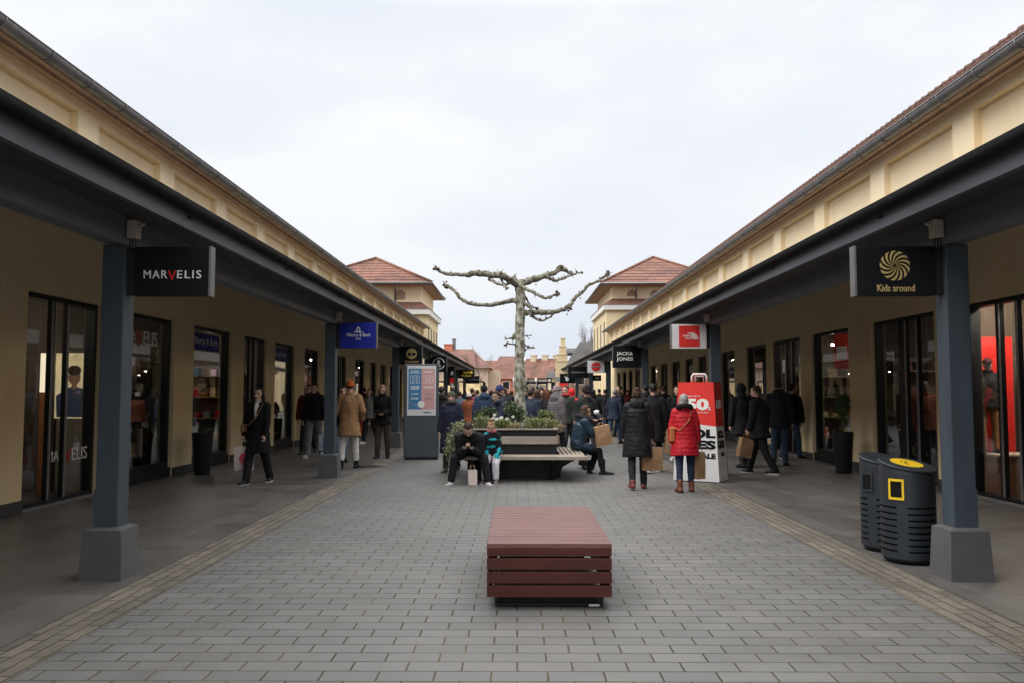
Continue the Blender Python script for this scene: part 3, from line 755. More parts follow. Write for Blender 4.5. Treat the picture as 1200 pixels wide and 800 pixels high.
def tower(label, eave, ez, apex, up, uz, lo, arches=False):
    t = thing('tower', label, 'tower', (0,0,0), 0, 'square towers with red pyramid roofs behind the arcades')
    x0, x1, y0, y1 = eave
    rf = MB(); pyramid(rf, x0, x1, y0, y1, ez, apex); o = rf.build('roof', [M['roof_red']], t, False)
    hp = MB()
    for cx_, cy_ in ((x0,y0),(x1,y0),(x1,y1),(x0,y1)): hp.tube([(cx_,cy_,ez+.08),(apex[0],apex[1],apex[2]+.08)], .11, 6)
    hp.build('hip', [M['roof_red']], o)
    MB().box(x0+.05, x1-.05, y0+.05, y1-.05, ez-.10, ez-.002).build('eave_soffit', [M['soffit_warm']], t)
    g = MB()
    for a, b in (((x0,y0),(x1,y0)), ((x1,y0),(x1,y1)), ((x1,y1),(x0,y1)), ((x0,y1),(x0,y0))): g.tube([(a[0],a[1],ez),(b[0],b[1],ez)], .09, 6)
    s = 1 if x0 > 0 else -1
    dx = up[0]+1.9 if s > 0 else up[1]-1.9
    g.tube([(dx,y0,ez-.05),(dx,up[2]-.12,ez-.5),(dx,up[2]-.12,uz+.1)], .06, 6)
    g.build('gutter', [M['zinc']], t)
    ux0, ux1, uy0, uy1 = up; lx0, lx1, ly0, ly1 = lo
    MB().box(ux0, ux1, uy0, uy1, uz-.6, ez-.10).build('upper_wall', [M['yellow']], t)
    sk = MB(); pyramid(sk, lx0-.3, lx1+.3, ly0-.3, ly1+.3, uz, ((lx0+lx1)/2, (ly0+ly1)/2, uz+3.0), steps=12)
    MB().box(lx0-.25, lx1+.25, ly0-.25, ly1+.25, uz-.42, uz-.002).build('cornice', [M['white']], t)
    # the skirt roof runs only as far in as the upper wall
    k = MB()
    a = [(lx0-.3,ly0-.3,uz),(lx1+.3,ly0-.3,uz),(lx1+.3,ly1+.3,uz),(lx0-.3,ly1+.3,uz)]; b = [(ux0-.01,uy0-.01,uz+.55),(ux1+.01,uy0-.01,uz+.55),(ux1+.01,uy1+.01,uz+.55),(ux0-.01,uy1+.01,uz+.55)]
    k.add(a+b, [(i,(i+1) % 4,4+(i+1) % 4,4+i) for i in range(4)]); k.build('skirt_roof', [M['roof_red']], t, False)
    MB().box(lx0, lx1, ly0, ly1, 0, uz-.42).build('lower_wall', [M['cream']], t)
    xs = lx0 if s > 0 else lx1
    n = 4
    for i in range(n):
        yc = ly0+1.6+i*(ly1-ly0-3)/(n-1)
        z0_, z1_ = uz-3.4, uz-1.3
        f = MB().box(xs-s*.03, xs+s*.02, yc-.32, yc+.32, z0_-.08, z1_+.06).build('window', [M['soffit_warm']], t)
        MB().box(xs-s*.036, xs-s*.029, yc-.24, yc+.24, z0_, z1_).build('pane', [M['frame']], f)
        if arches:
            ya = ly0+1.0+i*2.2
            pl = [(ya-.55, .1), (ya+.55, .1), (ya+.55, 2.6)] + [(ya+.55*math.cos(PI*q/10), 2.6+.6*math.sin(PI*q/10)) for q in range(1, 10)] + [(ya-.55, 2.6)]
            MB().prism(pl, 'x', xs-s*.05, xs+s*.01).build('archway', [M['lower']], t)
    # blind arches on the upper storey facing the street's near end
    for i in range(3):
        xc = (ux0+1.6+i*1.9) if s > 0 else (ux1-1.6-i*1.9)
        pl = [(xc-.42, uz+.75), (xc+.42, uz+.75), (xc+.42, ez-.75)] + [(xc+.42*math.cos(PI*q/8), ez-.75+.35*math.sin(PI*q/8)) for q in range(1, 8)] + [(xc-.42, ez-.75)]
        MB().prism(pl, 'y', uy0-.035, uy0+.01).build('blind_arch', [M['soffit_warm']], t)
    return t
tower('square cream tower with red pyramid roof behind the arcade of the blue signs', (-16.5,-6.3,60,71), 9.62, (-11.4,65.5,12.3), (-15.6,-7.2,61,70), 7.75, (-16.0,-6.75,60.6,69.6))
tower('square cream tower with red pyramid roof behind the arcade of the litter bins', (6.7,17.5,65,79.8), 10.25, (12.1,72.4,13.5), (7.75,16.4,66.3,78.4), 8.6, (7.2,17.0,65.8,77.2), True)

# ------------------------------------------------------------------ the little town closing the view
def gable_house(label, x0, x1, y0, y1, ze, zr, wallm, roofm, ridge='x', hip=0.0, group=None, wins=0, shop=0, cat='house', chim=()):
    h = thing('house', label, cat, (0,0,0), 0, group)
    MB().box(x0, x1, y0, y1, 0, ze).build('wall', [wallm], h)
    e = .35; r = MB()
    if ridge == 'x':
        ym = (y0+y1)/2
        vs = [(x0-e,y0-e,ze-.05),(x1+e,y0-e,ze-.05),(x1+e,y1+e,ze-.05),(x0-e,y1+e,ze-.05),(x0-e+hip,ym,zr),(x1+e-hip,ym,zr)]
        r.add(vs, [(0,1,5,4),(2,3,4,5),(1,2,5),(3,0,4),(3,2,1,0)])
    else:
        xm = (x0+x1)/2
        vs = [(x0-e,y0-e,ze-.05),(x1+e,y0-e,ze-.05),(x1+e,y1+e,ze-.05),(x0-e,y1+e,ze-.05),(xm,y0-e+hip,zr),(xm,y1+e-hip,zr)]
        r.add(vs, [(0,1,4),(2,3,5),(1,2,5,4),(3,0,4,5),(3,2,1,0)])
    ro = r.build('roof', [roofm], h)
    for (cx_, cy_, cw, c0, c1, cm) in chim:
        c = MB().box(cx_-cw/2, cx_+cw/2, cy_-cw/2, cy_+cw/2, c0, c1); c.box(cx_-cw/2-.06, cx_+cw/2+.06, cy_-cw/2-.06, cy_+cw/2+.06, c1, c1+.1); c.build('chimney', [cm], ro)
    n = max(wins, 1)
    for i in range(wins):
        xc = x0+(x1-x0)*(i+.5)/n; hh = min(1.3, ze*.3)
        f = MB().box(xc-.5, xc+.5, y0-.05, y0+.01, ze-.5-hh, ze-.4).build('window', [M['white']], h)
        MB().box(xc-.42, xc+.42, y0-.056, y0-.049, ze-.42-hh, ze-.48).build('pane', [M['frame']], f)
    for i in range(shop):
        xc = x0+(x1-x0)*(i+.5)/shop; ww = (x1-x0)/shop*.36
        f = MB().box(xc-ww-.1, xc+ww+.1, y0-.06, y0+.01, .2, 2.75).build('shop_window', [M['frame']], h)
        MB().box(xc-ww, xc+ww, y0-.068, y0-.059, .35, 2.6).build('pane', [plain('lit shop window', (.62,.48,.26), .5, .5, 1.5, 0, emit=.35)], f)
    return h
salmon = m_render('salmon render', (.55,.20,.13)); pale = m_render('pale render', (.62,.53,.38)); pinkish = m_render('pinkish cream render', (.60,.47,.36))
gable_house('low cream shop house with broad red hipped roof and brick chimney', -20, -3.0, 84, 95, 4.15, 6.3, pinkish, M['roof_old'], 'x', 2.2, 'little town houses closing the view', 0, 5, 'house',
            [(-7.5,89.5,.9,5.6,6.75,salmon), (-6.9,89.6,.35,5.6,7.3,M['zinc'])])
b = MB().box(-2.99, -1.9, 85, 94, 0, 3.9).build('side_wing', [pinkish], bpy.data.objects['house'])
gable_house('salmon walled house with red roof behind the tree trunk', -5.2, .7, 112, 121, 3.5, 6.1, salmon, M['roof_red'], 'x', 0, 'little town houses closing the view', 4)
gable_house('small dark red roof top rising behind the salmon house', -3.2, 1.0, 124, 131, 5.4, 7.2, pale, M['roof_old'], 'x', .8, 'little town houses closing the view')
for i, (xa, xb, l) in enumerate(((.75, 2.35, 'narrow cream row house with steep red roof, next to the tree trunk'), (2.4, 3.85, 'narrow cream row house with steep red roof, middle of its row'), (3.9, 5.25, 'narrow cream row house with steep red roof, next to the stepped gable'))):
    h = gable_house(l, xa, xb, 103-i*.6, 111, 3.45, 6.0, pale, M['roof_red'], 'x', 0, 'narrow row houses with red roofs', 2, 1, 'house', [(xb-.35, 106.6, .7, 5.4, 6.35, pale)])
    MB().prism([(102.5-i*.6, 3.3), (106.9, 6.1), (107.1, 6.1), (107.1, 5.85), (102.5-i*.6, 3.0)], 'x', xa-.16, xa+.1).build('gable_edge', [M['white']], h)
    MB().box(xa, xb, 101.9-i*.6, 102.9-i*.6, 2.3, 2.5).build('awning', [M['zinc']], h)
    pv = V(((xa+xb)/2, 106, 0)); h.rotation_euler = (0, 0, -R(20)); h.location = pv - Matrix.Rotation(-R(20), 3, 'Z') @ pv
# stepped gable house with slate roof
sg = thing('gable_house', 'narrow cream house front with stepped gable and slate roof', 'house', (0,0,0), 0)
MB().box(4.4, 5.15, 85.02, 93, 0, 4.4).build('wall', [M['cream']], sg)
g = MB(); st = [(.0,7.1),(.38,6.3),(.75,5.5),(1.1,4.8)]
for k, (off, zt) in enumerate(st):
    g.box(4.55-off*.5, 5.0+off*.28, 84.98-k*.004, 85.4+k*.004, 0 if k == 3 else st[k+1][1]-.2, zt); g.box(4.52-off*.5, 5.03+off*.28, 84.93-k*.004, 85.45+k*.004, zt, zt+.10)
g.build('stepped_gable', [M['cream']], sg)
MB().add([(4.9,85.5,5.7),(8,85.5,5.7),(8,92,5.7),(4.9,92,5.7),(5.1,88.5,6.35),(8,88.5,6.35)], [(0,1,5,4),(2,3,4,5),(1,2,5),(3,0,4),(3,2,1,0)]).build('roof', [M['roof_grey']], sg)
MB().box(4.62, 4.95, 84.9, 84.97, 1.0, 3.0).build('window', [M['frame']], sg)
dh = gable_house('house with large dark slate roof beside the stepped gable', 5.2, 12.5, 80, 88, 4.0, 6.75, m_render('brown render', (.30,.20,.15)), M['roof_grey'], 'x', 1.6, None, 4)
MB().prism([(8.0,5.0),(8.9,5.0),(8.45,5.9)], 'y', 81.2, 83.6).build('dormer', [M['cream']], dh)
gable_house('pale corner house with grey awning at the end of the street', 3.6, 4.6, 88, 96, 3.2, 4.0, M['cream'], M['roof_grey'], 'x', .3, None, 1)
# far shop sign and red flag board at the street's end
fs = thing('street_sign', 'small black square sign with white mark on a far pole', 'sign', (3.3, 79, 0))
MB().tube([(0,0,0),(0,0,2.7)], .04, 6).build('pole', [M['coated']], fs); MB().box(-.42, .02, -.05, .05, 2.5, 3.0).build('panel', [M['sign_black']], fs)
flat(fs, 'white_mark', [disc(-.2, 2.75, .13, 12)], 0, 0, M['txt_white'], y=-.051)
aw = thing('market_awning', 'grey awning with a red board under it at the street end', 'awning', (4.3, 78, 0))
MB().prism([(-.75,2.6),(.75,2.6),(.75,2.75),(-.75,3.05)], 'x', -.7, .7).build('cover', [M['alu']], aw)
for q in (-.65, .65): MB().tube([(q,.6,0),(q,.6,2.62)], .04, 6).build('leg', [M['coated']], aw)
MB().box(-.35, .5, -.7, -.62, 2.1, 2.5).build('red_board', [M['red']], aw)

# ------------------------------------------------------------------ bare winter trees
def bare_tree(label, x, y, h, seed, m, spread=.5, group=None, name='bare_tree', depth=5, r0=.14, tr=.35, zc=0):
    rr = random.Random(seed); t = thing(name, label, 'tree', (x, y, 0), 0, group)
    tk = MB(); cr = MB()
    tk.tube([(0,0,0),(.03,.02,h*tr*.5),(0,0,h*tr)], [r0*1.15,r0*.95,r0*.85], 7)
    def br(p, d, L, r, k):
        pts = [p]; q = p.copy(); dd = d.copy()
        for i in range(3):
            dd = (dd + V((rr.uniform(-.2,.2), rr.uniform(-.2,.2), rr.uniform(-.05,.18)))).normalized(); q = q + dd*L/3; pts.append(q.copy())
        cr.tube(pts, [r, r*.85, r*.7, r*.5], 5, cap=False)
        if k == 0: return
        for i in range(3):
            a = rr.uniform(0, 2*PI); s = rr.uniform(.4, 1)*spread
            nd_ = (dd + V((math.cos(a)*s, math.sin(a)*s, rr.uniform(-.1,.35)))).normalized()
            br(pts[rr.choice((2,3,3))], nd_, L*rr.uniform(.6,.82), r*.55, k-1)
    for i in range(4):
        a = 2*PI*i/4 + rr.uniform(-.4,.4)
        br(V((0,0,h*tr)), V((math.cos(a)*spread, math.sin(a)*spread, 1)).normalized(), h*.24, r0*.6, depth-1)
    tk.build('trunk', [m], t); cr.build('crown', [m], t)
    return t
tw = plain('grey brown winter twigs', (.16,.13,.115), .9, .25, 6, .2)
bare_tree('tall bare tree with fine upright twigs behind the slate roof', 8.6, 97, 9.0, 3, tw, .32, r0=.16)
bare_tree('slim bare young tree in front of the low cream shop house', ax(563.5, 70), 70, 4.9, 5, tw, .35, depth=4, r0=.05, tr=.5)
bare_tree('thin bare bush-like tree seen between the posts under the white sign', ax(686, 74), 74, 3.9, 9, tw, .6, depth=5, r0=.05, tr=.25)
bare_tree('bare street tree seen left of the stepped gable', ax(620, 88), 88, 4.6, 12, tw, .5, depth=4, r0=.05, tr=.4)
# ------------------------------------------------------------------ wooden slatted bench block in front
bn = thing('slatted_bench', 'low red brown slatted wooden bench block in the middle of the paving', 'bench', (.24, 6.2, 0))
n = 13; D = 2.0
for k in range(n):
    y0 = D*k/n; y1 = D*(k+1)/n - .012
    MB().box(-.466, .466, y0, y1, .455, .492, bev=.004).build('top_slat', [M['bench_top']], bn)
for k in range(4):
    z0 = .098 + k*.1
    z1 = z0+.084 if k < 3 else .454
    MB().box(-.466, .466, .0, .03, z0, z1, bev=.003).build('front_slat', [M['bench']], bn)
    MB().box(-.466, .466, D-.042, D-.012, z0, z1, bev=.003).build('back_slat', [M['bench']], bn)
    for s in (-1, 1): MB().box(s*.466, s*.436, .032, D-.044, z0, z1, bev=.003).build('side_slat', [M['bench']], bn)
for y in (.10, D-.14):
    fr = MB()
    fr.box(-.41, .41, y, y+.04, .012, .03); 
    for s in (-1, 1): fr.box(s*.41, s*.39, y, y+.04, .0302, .45)
    fr.box(-.389, .389, y, y+.04, .42, .45)
    fr.build('metal_frame', [M['coated']], bn)
MB().box(.30, .38, .085, .098, .010, .026).build('name_plate', [M['white']], bn)

# ------------------------------------------------------------------ twin litter bins
def litter_bin(label, x, y, rz, r, h, lid_tilt, yellow):
    # the lid rises away from the street
    wx, wy = -.45, .89; cx_, cy_ = wx*math.cos(rz)+wy*math.sin(rz), -wx*math.sin(rz)+wy*math.cos(rz)
    t = thing('litter_bin', label, 'litter bin', (x, y, .006), rz, 'litter bins by the canopy post')
    # barrel built cell by cell; the slots are real recesses, their shade painted in black
    NA = 48; z = .05; zs = [.05]; slots = []
    for k in range(8):
        zs += [.115+k*.058, .131+k*.058]
    zs += [.60, .80, h]
    b = MB()
    def pt(a, q, zz): return (q*math.cos(a), q*math.sin(a), zz)
    for i in range(len(zs)-1):
        for j in range(NA):
            a0, a1 = 2*PI*j/NA, 2*PI*(j+1)/NA
            z0, z1 = zs[i], zs[i+1]
            slot = (i % 2 == 1 and i < 16 and (j % 12) not in (0, 1, 2))
            c = [pt(a0,r,z0), pt(a1,r,z0), pt(a1,r,z1), pt(a0,r,z1)]
            if slot:
                c2 = [pt(a0,r-.02,z0), pt(a1,r-.02,z0), pt(a1,r-.02,z1), pt(a0,r-.02,z1)]
                b.add(c+c2, [(4,5,6,7),(0,1,5,4),(3,7,6,2)], 1)
                if (j % 12) == 3: b.add([c[0],c2[0],c2[3],c[3]], [(0,1,2,3)], 1)
                if (j % 12) == 11: b.add([c[1],c[2],c2[2],c2[1]], [(0,1,2,3)], 1)
            else: b.add(c, [(0,1,2,3)], 0, True)
    bo = b.build('barrel', [M['bin'], M['txt_black']], t, False)
    MB().cyl((0,0), r-.02, .02, .06, 28).build('foot', [M['coated']], t)
    # slanted lid on a raised collar
    ld = MB(); n = 40; tl = math.tan(lid_tilt)
    ring = lambda q, dz: [(q*math.cos(2*PI*k/n), q*math.sin(2*PI*k/n), h + .012 + (q*math.cos(2*PI*k/n)*cx_+q*math.sin(2*PI*k/n)*cy_+r)*tl + dz) for k in range(n)]
    low = [(r*math.cos(2*PI*k/n), r*math.sin(2*PI*k/n), h+.0005) for k in range(n)]
    cl = MB().rings([low, [(p[0]*.985, p[1]*.985, p[2]) for p in ring(r, -.001)]], cap=False); cl.build('collar', [M['bin']], t, False)
    ld.rings([ring(r+.008, 0), ring(r+.012, .012), ring(r, .022), ring(r*.6, .024)], smooth=False)
    lo = ld.build('lid', [M['bin']], t)
    if yellow:
        dd = MB(); dd.rings([ring(r*.60, .0245), ring(r*.60, .0275)], smooth=False)
        do = dd.build('yellow_disc', [M['yel']], lo)
        pic = MB()
        for (ux, uy, ln, rot) in ((.0,.05,.05,.4),(-.03,-.0,.06,.5),(.03,.02,.04,.3),(-.05,-.03,.05,.6)):
            ca, sa = math.cos(rot), math.sin(rot)
            q = [(-ln/2,-.006),(ln/2,-.006),(ln/2,.006),(-ln/2,.006)]
            q = [(ux+ca*a-sa*c, uy+sa*a+ca*c) for a, c in q]
            zf = lambda p: h+.012+(p[0]*cx_+p[1]*cy_+r)*tl+.0295
            pic.add([(p[0],p[1],zf(p)) for p in q], [(0,1,2,3)])
        pic.build('pictogram', [M['txt_black']], do, False)
    # mouth: a framed black patch painting the opening's shade, curved with the barrel, facing local -X
    def patch(mb, a0, a1, z0, z1, q0, q1, mi=0, n=8):
        for k in range(n):
            b0, b1 = a0+(a1-a0)*k/n, a0+(a1-a0)*(k+1)/n
            mb.hexa([pt(b0,q0,z0),pt(b0,q1,z0),pt(b1,q1,z0),pt(b1,q0,z0)], [pt(b0,q0,z1),pt(b0,q1,z1),pt(b1,q1,z1),pt(b1,q0,z1)], mi)
    zc = .70; hw = .21; hh = .075
    mo = MB(); patch(mo, PI-hw, PI+hw, zc-hh, zc+hh, r-.03, r+.003)
    mo.build('mouth', [M['txt_black']], t)
    fm = MB(); e = .075; 
    m_ = M['yel'] if yellow else M['bin']
    patch(fm, PI-hw-e, PI+hw+e, zc+hh, zc+hh+.022, r-.005, r+.012); patch(fm, PI-hw-e, PI+hw+e, zc-hh-.022, zc-hh, r-.005, r+.012)
    patch(fm, PI-hw-e, PI-hw, zc-hh, zc+hh, r-.005, r+.012, 0, 2); patch(fm, PI+hw, PI+hw+e, zc-hh, zc+hh, r-.005, r+.012, 0, 2)
    fm.build('mouth_frame', [m_], t)
    return t
litter_bin('charcoal slotted litter bin with yellow mouth and yellow disc on its lid', 3.755, 7.98, R(42), .245, .845, R(12), True)
litter_bin('charcoal slotted litter bin without yellow, behind the yellow one', 3.80, 8.55, R(22), .245, .845, R(12), False)

# ------------------------------------------------------------------ information totem
tt = thing('information_totem', 'tall blue grey information totem with a blue and pink poster', 'totem', (-2.32, 19.9, 0), R(7))
MB().box(-.42, .42, -.13, .13, .06, 2.30, bev=.012).build('casing', [M['totem']], tt)
MB().box(-.40, .40, -.11, .11, .0, .06).build('base', [M['coated']], tt)
MB().box(-.421, -.40, -.135, -.128, .07, 2.29).build('edge_trim', [M['coated']], tt)
po = MB().box(-.345, .345, -.142, -.1305, 1.06, 2.26).build('poster', [plain('poster white', (.66,.67,.68), .4, .03, 3, 0)], tt)
MB().box(-.315, -.005, -.1445, -.1421, 1.21, 2.19).build('blue_half', [plain('poster blue', (.045,.20,.40), .4, .06, 3, 0)], po)
MB().box(-.004, .315, -.1445, -.1421, 1.21, 2.19).build('pink_half', [plain('poster pink', (.62,.34,.33), .4, .06, 3, 0)], po)
def strokes(mb, x0, x1, z, h, n, seed):
    rr = random.Random(seed); x = x0; w = (x1-x0)/n
    for k in range(n):
        mb.box(x+w*.1, x+w*rr.uniform(.6,.9), -.1465, -.1446, z-h*rr.uniform(.35,.5), z+h*rr.uniform(.35,.5)); x += w
def line(m, *a):
    q = MB(); strokes(q, *a); q.build('lettering_line', [m], po)
line(M['txt_white'], -.25, -.07, 2.13, .03, 6, 1); line(M['txt_white'], -.28, -.04, 2.09, .03, 8, 2); line(M['txt_white'], -.27, -.05, 1.75, .05, 7, 4); line(M['txt_white'], -.26, -.06, 1.70, .04, 8, 5)
line(M['txt_white'], -.24, -.08, 1.58, .03, 7, 6); line(M['txt_white'], -.25, -.07, 1.47, .05, 6, 7)
line(pm((.30,.25,.26)), .06, .26, 1.58, .03, 8, 9); line(pm((.30,.25,.26)), .08, .24, 1.46, .05, 5, 10); line(M['txt_white'], .05, .27, 2.11, .04, 6, 11); line(M['txt_white'], .05, .27, 1.74, .06, 6, 12)
for xx in (-.27, .05):      # big outlined capitals: open boxes of thin lines
    for k in range(3):
        mb_ = MB()
        a, b = xx+k*.078, xx+k*.078+.062
        for q in (a, b-.008): mb_.box(q, q+.008, -.1465, -.1446, 1.83, 2.02)
        for z in (1.83, 2.012) if k != 1 else (2.012,): mb_.box(a+.008, b-.008, -.1465, -.1446, z, z+.008)
        mb_.build('outlined_capital', [M['txt_white']], po)
sq = MB(); sq.tube([(-.30,-.146,1.38),(-.24,-.146,1.33),(-.18,-.146,1.34),(-.1,-.146,1.25)], .005, 5); sq.tube([(.06,-.146,1.34),(.18,-.146,1.33),(.31,-.146,1.31)], .005, 5)
sq.build('drawn_line', [pm((.5,.45,.5))], po)
MB().prism(disc(-.005, 1.33, .085), 'y', -.148, -.1446).build('white_disc', [M['txt_white']], po)
bl = MB(); strokes(bl, .05, .24, 1.135, .03, 5, 20); bl.build('black_lettering', [M['txt_black']], po)

# ------------------------------------------------------------------ big sale bag
sb = thing('sale_bag_display', 'person high red and white shopping bag display with sale lettering', 'display', (3.36, 15.15, 0), R(-31))
def trap(z): k = z/1.80; return .43-.10*k, .26-.05*k       # half width, half depth at height z
def slab(z0l, z0r, z1l, z1r, mi, mb, e=0.0):
    def ring(zl, zr):
        return [(-trap(zl)[0]-e, -trap(zl)[1]-e, zl), (trap(zr)[0]+e, -trap(zr)[1]-e, zr), (trap(zr)[0]+e, trap(zr)[1]+e, zr), (-trap(zl)[0]-e, trap(zl)[1]+e, zl)]
    mb.hexa(ring(z0l, z0r), ring(z1l, z1r), mi)
SM = [plain('sale bag white', (.74,.74,.74), .4, .04, 3, .02), M['red']]
lower = MB(); slab(.02, .02, 1.085, 1.005, 0, lower); bo = lower.build('white_body', [SM[0]], sb)
up = MB(); slab(1.087, 1.007, 1.80, 1.80, 0, up); uo = up.build('red_body', [SM[1]], sb)
hd = MB(); hd.tube([(-.14,0,1.79),(-.14,0,1.91),(-.11,0,1.95),(.11,0,1.95),(.14,0,1.91),(.14,0,1.79)], .022, 8); hd.tube([(-.075,0,1.79),(-.075,0,1.91),(.075,0,1.91),(.075,0,1.79)], .010, 6)
hd.build('handle', [M['white']], sb)
tl = math.atan(.05/1.80)
def front(s, m, x, z, par, **kw):
    y = -trap(z)[1]-.003
    text(s, m, par, (x, y, z), (1,0,0), (0,math.sin(tl),math.cos(tl)), ext=.003, **kw)
def sidet(s, m, y, z, par, **kw):
    x = trap(z)[0]+.003; sl = math.atan(.10/1.80)
    text(s, m, par, (x, y, z), (0,1,0), (-math.sin(sl),0,math.cos(sl)), ext=.003, **kw)
front('50', M['txt_white'], .03, 1.40, uo, width=.43, height=.21, bold=.05); front('%', M['txt_white'], .255, 1.325, uo, width=.05, height=.055, bold=.02)
front("JUSQU'A / UP TO", M['txt_white'], -.06, 1.545, uo, width=.30, height=.028, bold=.03); front('sur une selection d\'articles', M['txt_white'], .0, 1.255, uo, width=.48, height=.022, bold=.01)
front('SOL', M['txt_black'], .06, .875, bo, width=.60, height=.16, bold=.055); front('DES', M['txt_black'], .06, .675, bo, width=.62, height=.16, bold=.055); front('SALE', M['txt_black'], .20, .475, bo, width=.33, height=.095, bold=.055)
sidet('50', M['txt_white'], .0, 1.40, uo, width=.27, height=.17, bold=.05); sidet('SOL', M['txt_black'], .0, .86, bo, width=.34, height=.14, bold=.05); sidet('DES', M['txt_black'], .0, .68, bo, width=.34, height=.14, bold=.05); sidet('SALE', M['txt_black'], .05, .5, bo, width=.2, height=.07, bold=.05)

# ------------------------------------------------------------------ planter with wooden seats
pl = thing('planter_bench', 'dark planter box with silvered wooden seats round its sides', 'planter', (0, 15.2, 0))
MB().box(-.98, .74, .15, 2.5, .34, .915, bev=.01).build('planter_box', [M['coated']], pl)
rim = MB(); rim.box(-1.0, .76, .10, .19, .917, .942); rim.box(-1.0, .76, 2.46, 2.53, .917, .942); rim.box(-1.0, -.93, .191, 2.459, .917, .942); rim.box(.69, .76, .191, 2.459, .917, .942)
rim.build('rim', [M['greywood']], pl)
MB().box(-.96, .72, .20, 2.44, .87, .905).build('soil', [M['soil']], pl)
MB().box(-.96, .745, .10, .148, .655, .80, bev=.006).build('backrest', [M['greywood']], pl)
MB().box(.742, .79, .25, 2.4, .655, .80, bev=.006).build('backrest', [M['greywood_y']], pl)
ft = MB(); ft.box(-.93, .72, .22, 2.42, .0, .34)
for xs in (-.80, .64): ft.prism([(-.30,.385),(-.30,.355),(.02,.16),(.06,.0),(.22,.0),(.22,.385)], 'x', xs-.02, xs+.02)
for ys in (.5, 1.9): ft.prism([(.72,.0),(.80,.0),(.86,.2),(1.12,.355),(1.12,.385),(.72,.385)], 'y', ys-.02, ys+.02)
ft.build('base', [M['coated']], pl)
for k in range(5): MB().box(-1.02, 1.27 - .012*k, -.40+k*.105, -.40+k*.105+.088, .405, .468, bev=.004).build('front_slat', [M['greywood']], pl)
for k in range(6): MB().box(.79+.08*k, .79+.08*k+.058, .132, 2.3-.05*k, .405, .468, bev=.004).build('side_slat', [M['greywood_y']], pl)
MB().box(-1.10, -.60, -.44, .10, .469, .478, bev=.004).build('seat_pad', [M['coated']], pl)
# behind it stands a second planter, mostly hidden by the crowd
pl2 = dup(pl, (0.1, 40, 0), None, 'farther dark planter bench half hidden behind the crowd')

# ------------------------------------------------------------------ plants
def leaves(mb, c, rad, n, size, rr, mats=1, shell=.35, up=0.0, aspect=.5):
    for i in range(n):
        a = rr.uniform(0, 2*PI); zc = rr.uniform(-1, 1); q = math.sqrt(1-zc*zc); k = rr.uniform(shell, 1.0)
        k *= 1 + .16*mnoise.noise(V((q*math.cos(a)*2+c[0]*3, q*math.sin(a)*2+c[1], zc*2)))
        p = V((c[0]+rad[0]*q*math.cos(a)*k, c[1]+rad[1]*q*math.sin(a)*k, c[2]+rad[2]*zc*k))
        d = V((rr.gauss(0,1), rr.gauss(0,1), rr.gauss(0,1)+up)).normalized(); e = d.orthogonal().normalized()
        e = (e*math.cos(rr.uniform(0,6)) + d.cross(e)*math.sin(rr.uniform(0,6))).normalized()
        s = size*rr.uniform(.6, 1.3)
        mb.add([p-d*s*.5, p+e*s*aspect*.5, p+d*s*.5, p-e*s*aspect*.5], [(0,1,2,3)], rr.randrange(mats))
def shrub(name, label, x, y, z, rad, n, size, mats, seed, cz=None, group=None, up=0.0, aspect=.5, stem=True):
    rr = random.Random(seed); t = thing(name, label, 'plant', (x, y, z), 0, group)
    mb = MB(); cz = rad[2] if cz is None else cz
    for (dx, dy, dz, k) in [(0,0,0,.8)] + [(rr.uniform(-.5,.5)*rad[0], rr.uniform(-.5,.5)*rad[1], rr.uniform(-.45,.5)*rad[2], rr.uniform(.45,.62)) for _ in range(6)]:
        leaves(mb, (dx, dy, cz+dz), tuple(r*k for r in rad), n//6, size, rr, len(mats), .3, up, aspect)
    mb.build('foliage', mats, t, False)
    if stem:
        s = MB()
        for k in range(4):
            a = rr.uniform(0, 6.28); s.tube([(0,0,-.02),(math.cos(a)*rad[0]*.2, math.sin(a)*rad[1]*.2, cz*.5),(math.cos(a)*rad[0]*.5, math.sin(a)*rad[1]*.5, cz*1.1)], [.014,.011,.006], 5)
        s.build('stem', [M['knob']], t)
    return t
def tuft(name, label, x, y, z, h, rad, n, mats, seed, group=None):
    rr = random.Random(seed); t = thing(name, label, 'plant', (x, y, z), 0, group); mb = MB()
    for i in range(n):
        a = rr.uniform(0, 2*PI); q = rr.uniform(0, 1)**.7; b = V((math.cos(a)*rad*.45*q, math.sin(a)*rad*.45*q, 0)); L = h*rr.uniform(.55, 1.1)
        tip = V((math.cos(a)*rad*q*1.1, math.sin(a)*rad*q*1.1, L)); mid = b.lerp(tip, .5) + V((0,0,L*.16)); sd = V((-math.sin(a), math.cos(a), 0))*rr.uniform(.006,.013)
        mb.add([b-sd, b+sd, mid+sd, mid-sd, tip], [(0,1,2,3),(3,2,4)], rr.randrange(len(mats)))
    mb.build('foliage', mats, t, False); return t
GP = 'plants growing in the planter'
A, B_, C_, D_, E_ = M['leafA'], M['leafB'], M['leafC'], M['leafD'], M['leafE']
shrub('evergreen_bush', 'dark upright evergreen bush in front of the tree trunk', -.02, 16.3, .90, (.27,.27,.29), 1500, .055, [A, A, B_], 1, group=GP)
shrub('evergreen_bush', 'dark rounded evergreen bush behind the seated man', ax(570, 16.9), 16.9, .90, (.29,.28,.25), 1400, .055, [A, A, B_], 2, group=GP)
shrub('evergreen_bush', 'mid green bush with pale tips behind the yellow green tuft', ax(639, 17.2), 17.2, .90, (.26,.24,.19), 1000, .05, [B_, C_, B_], 3, group=GP)
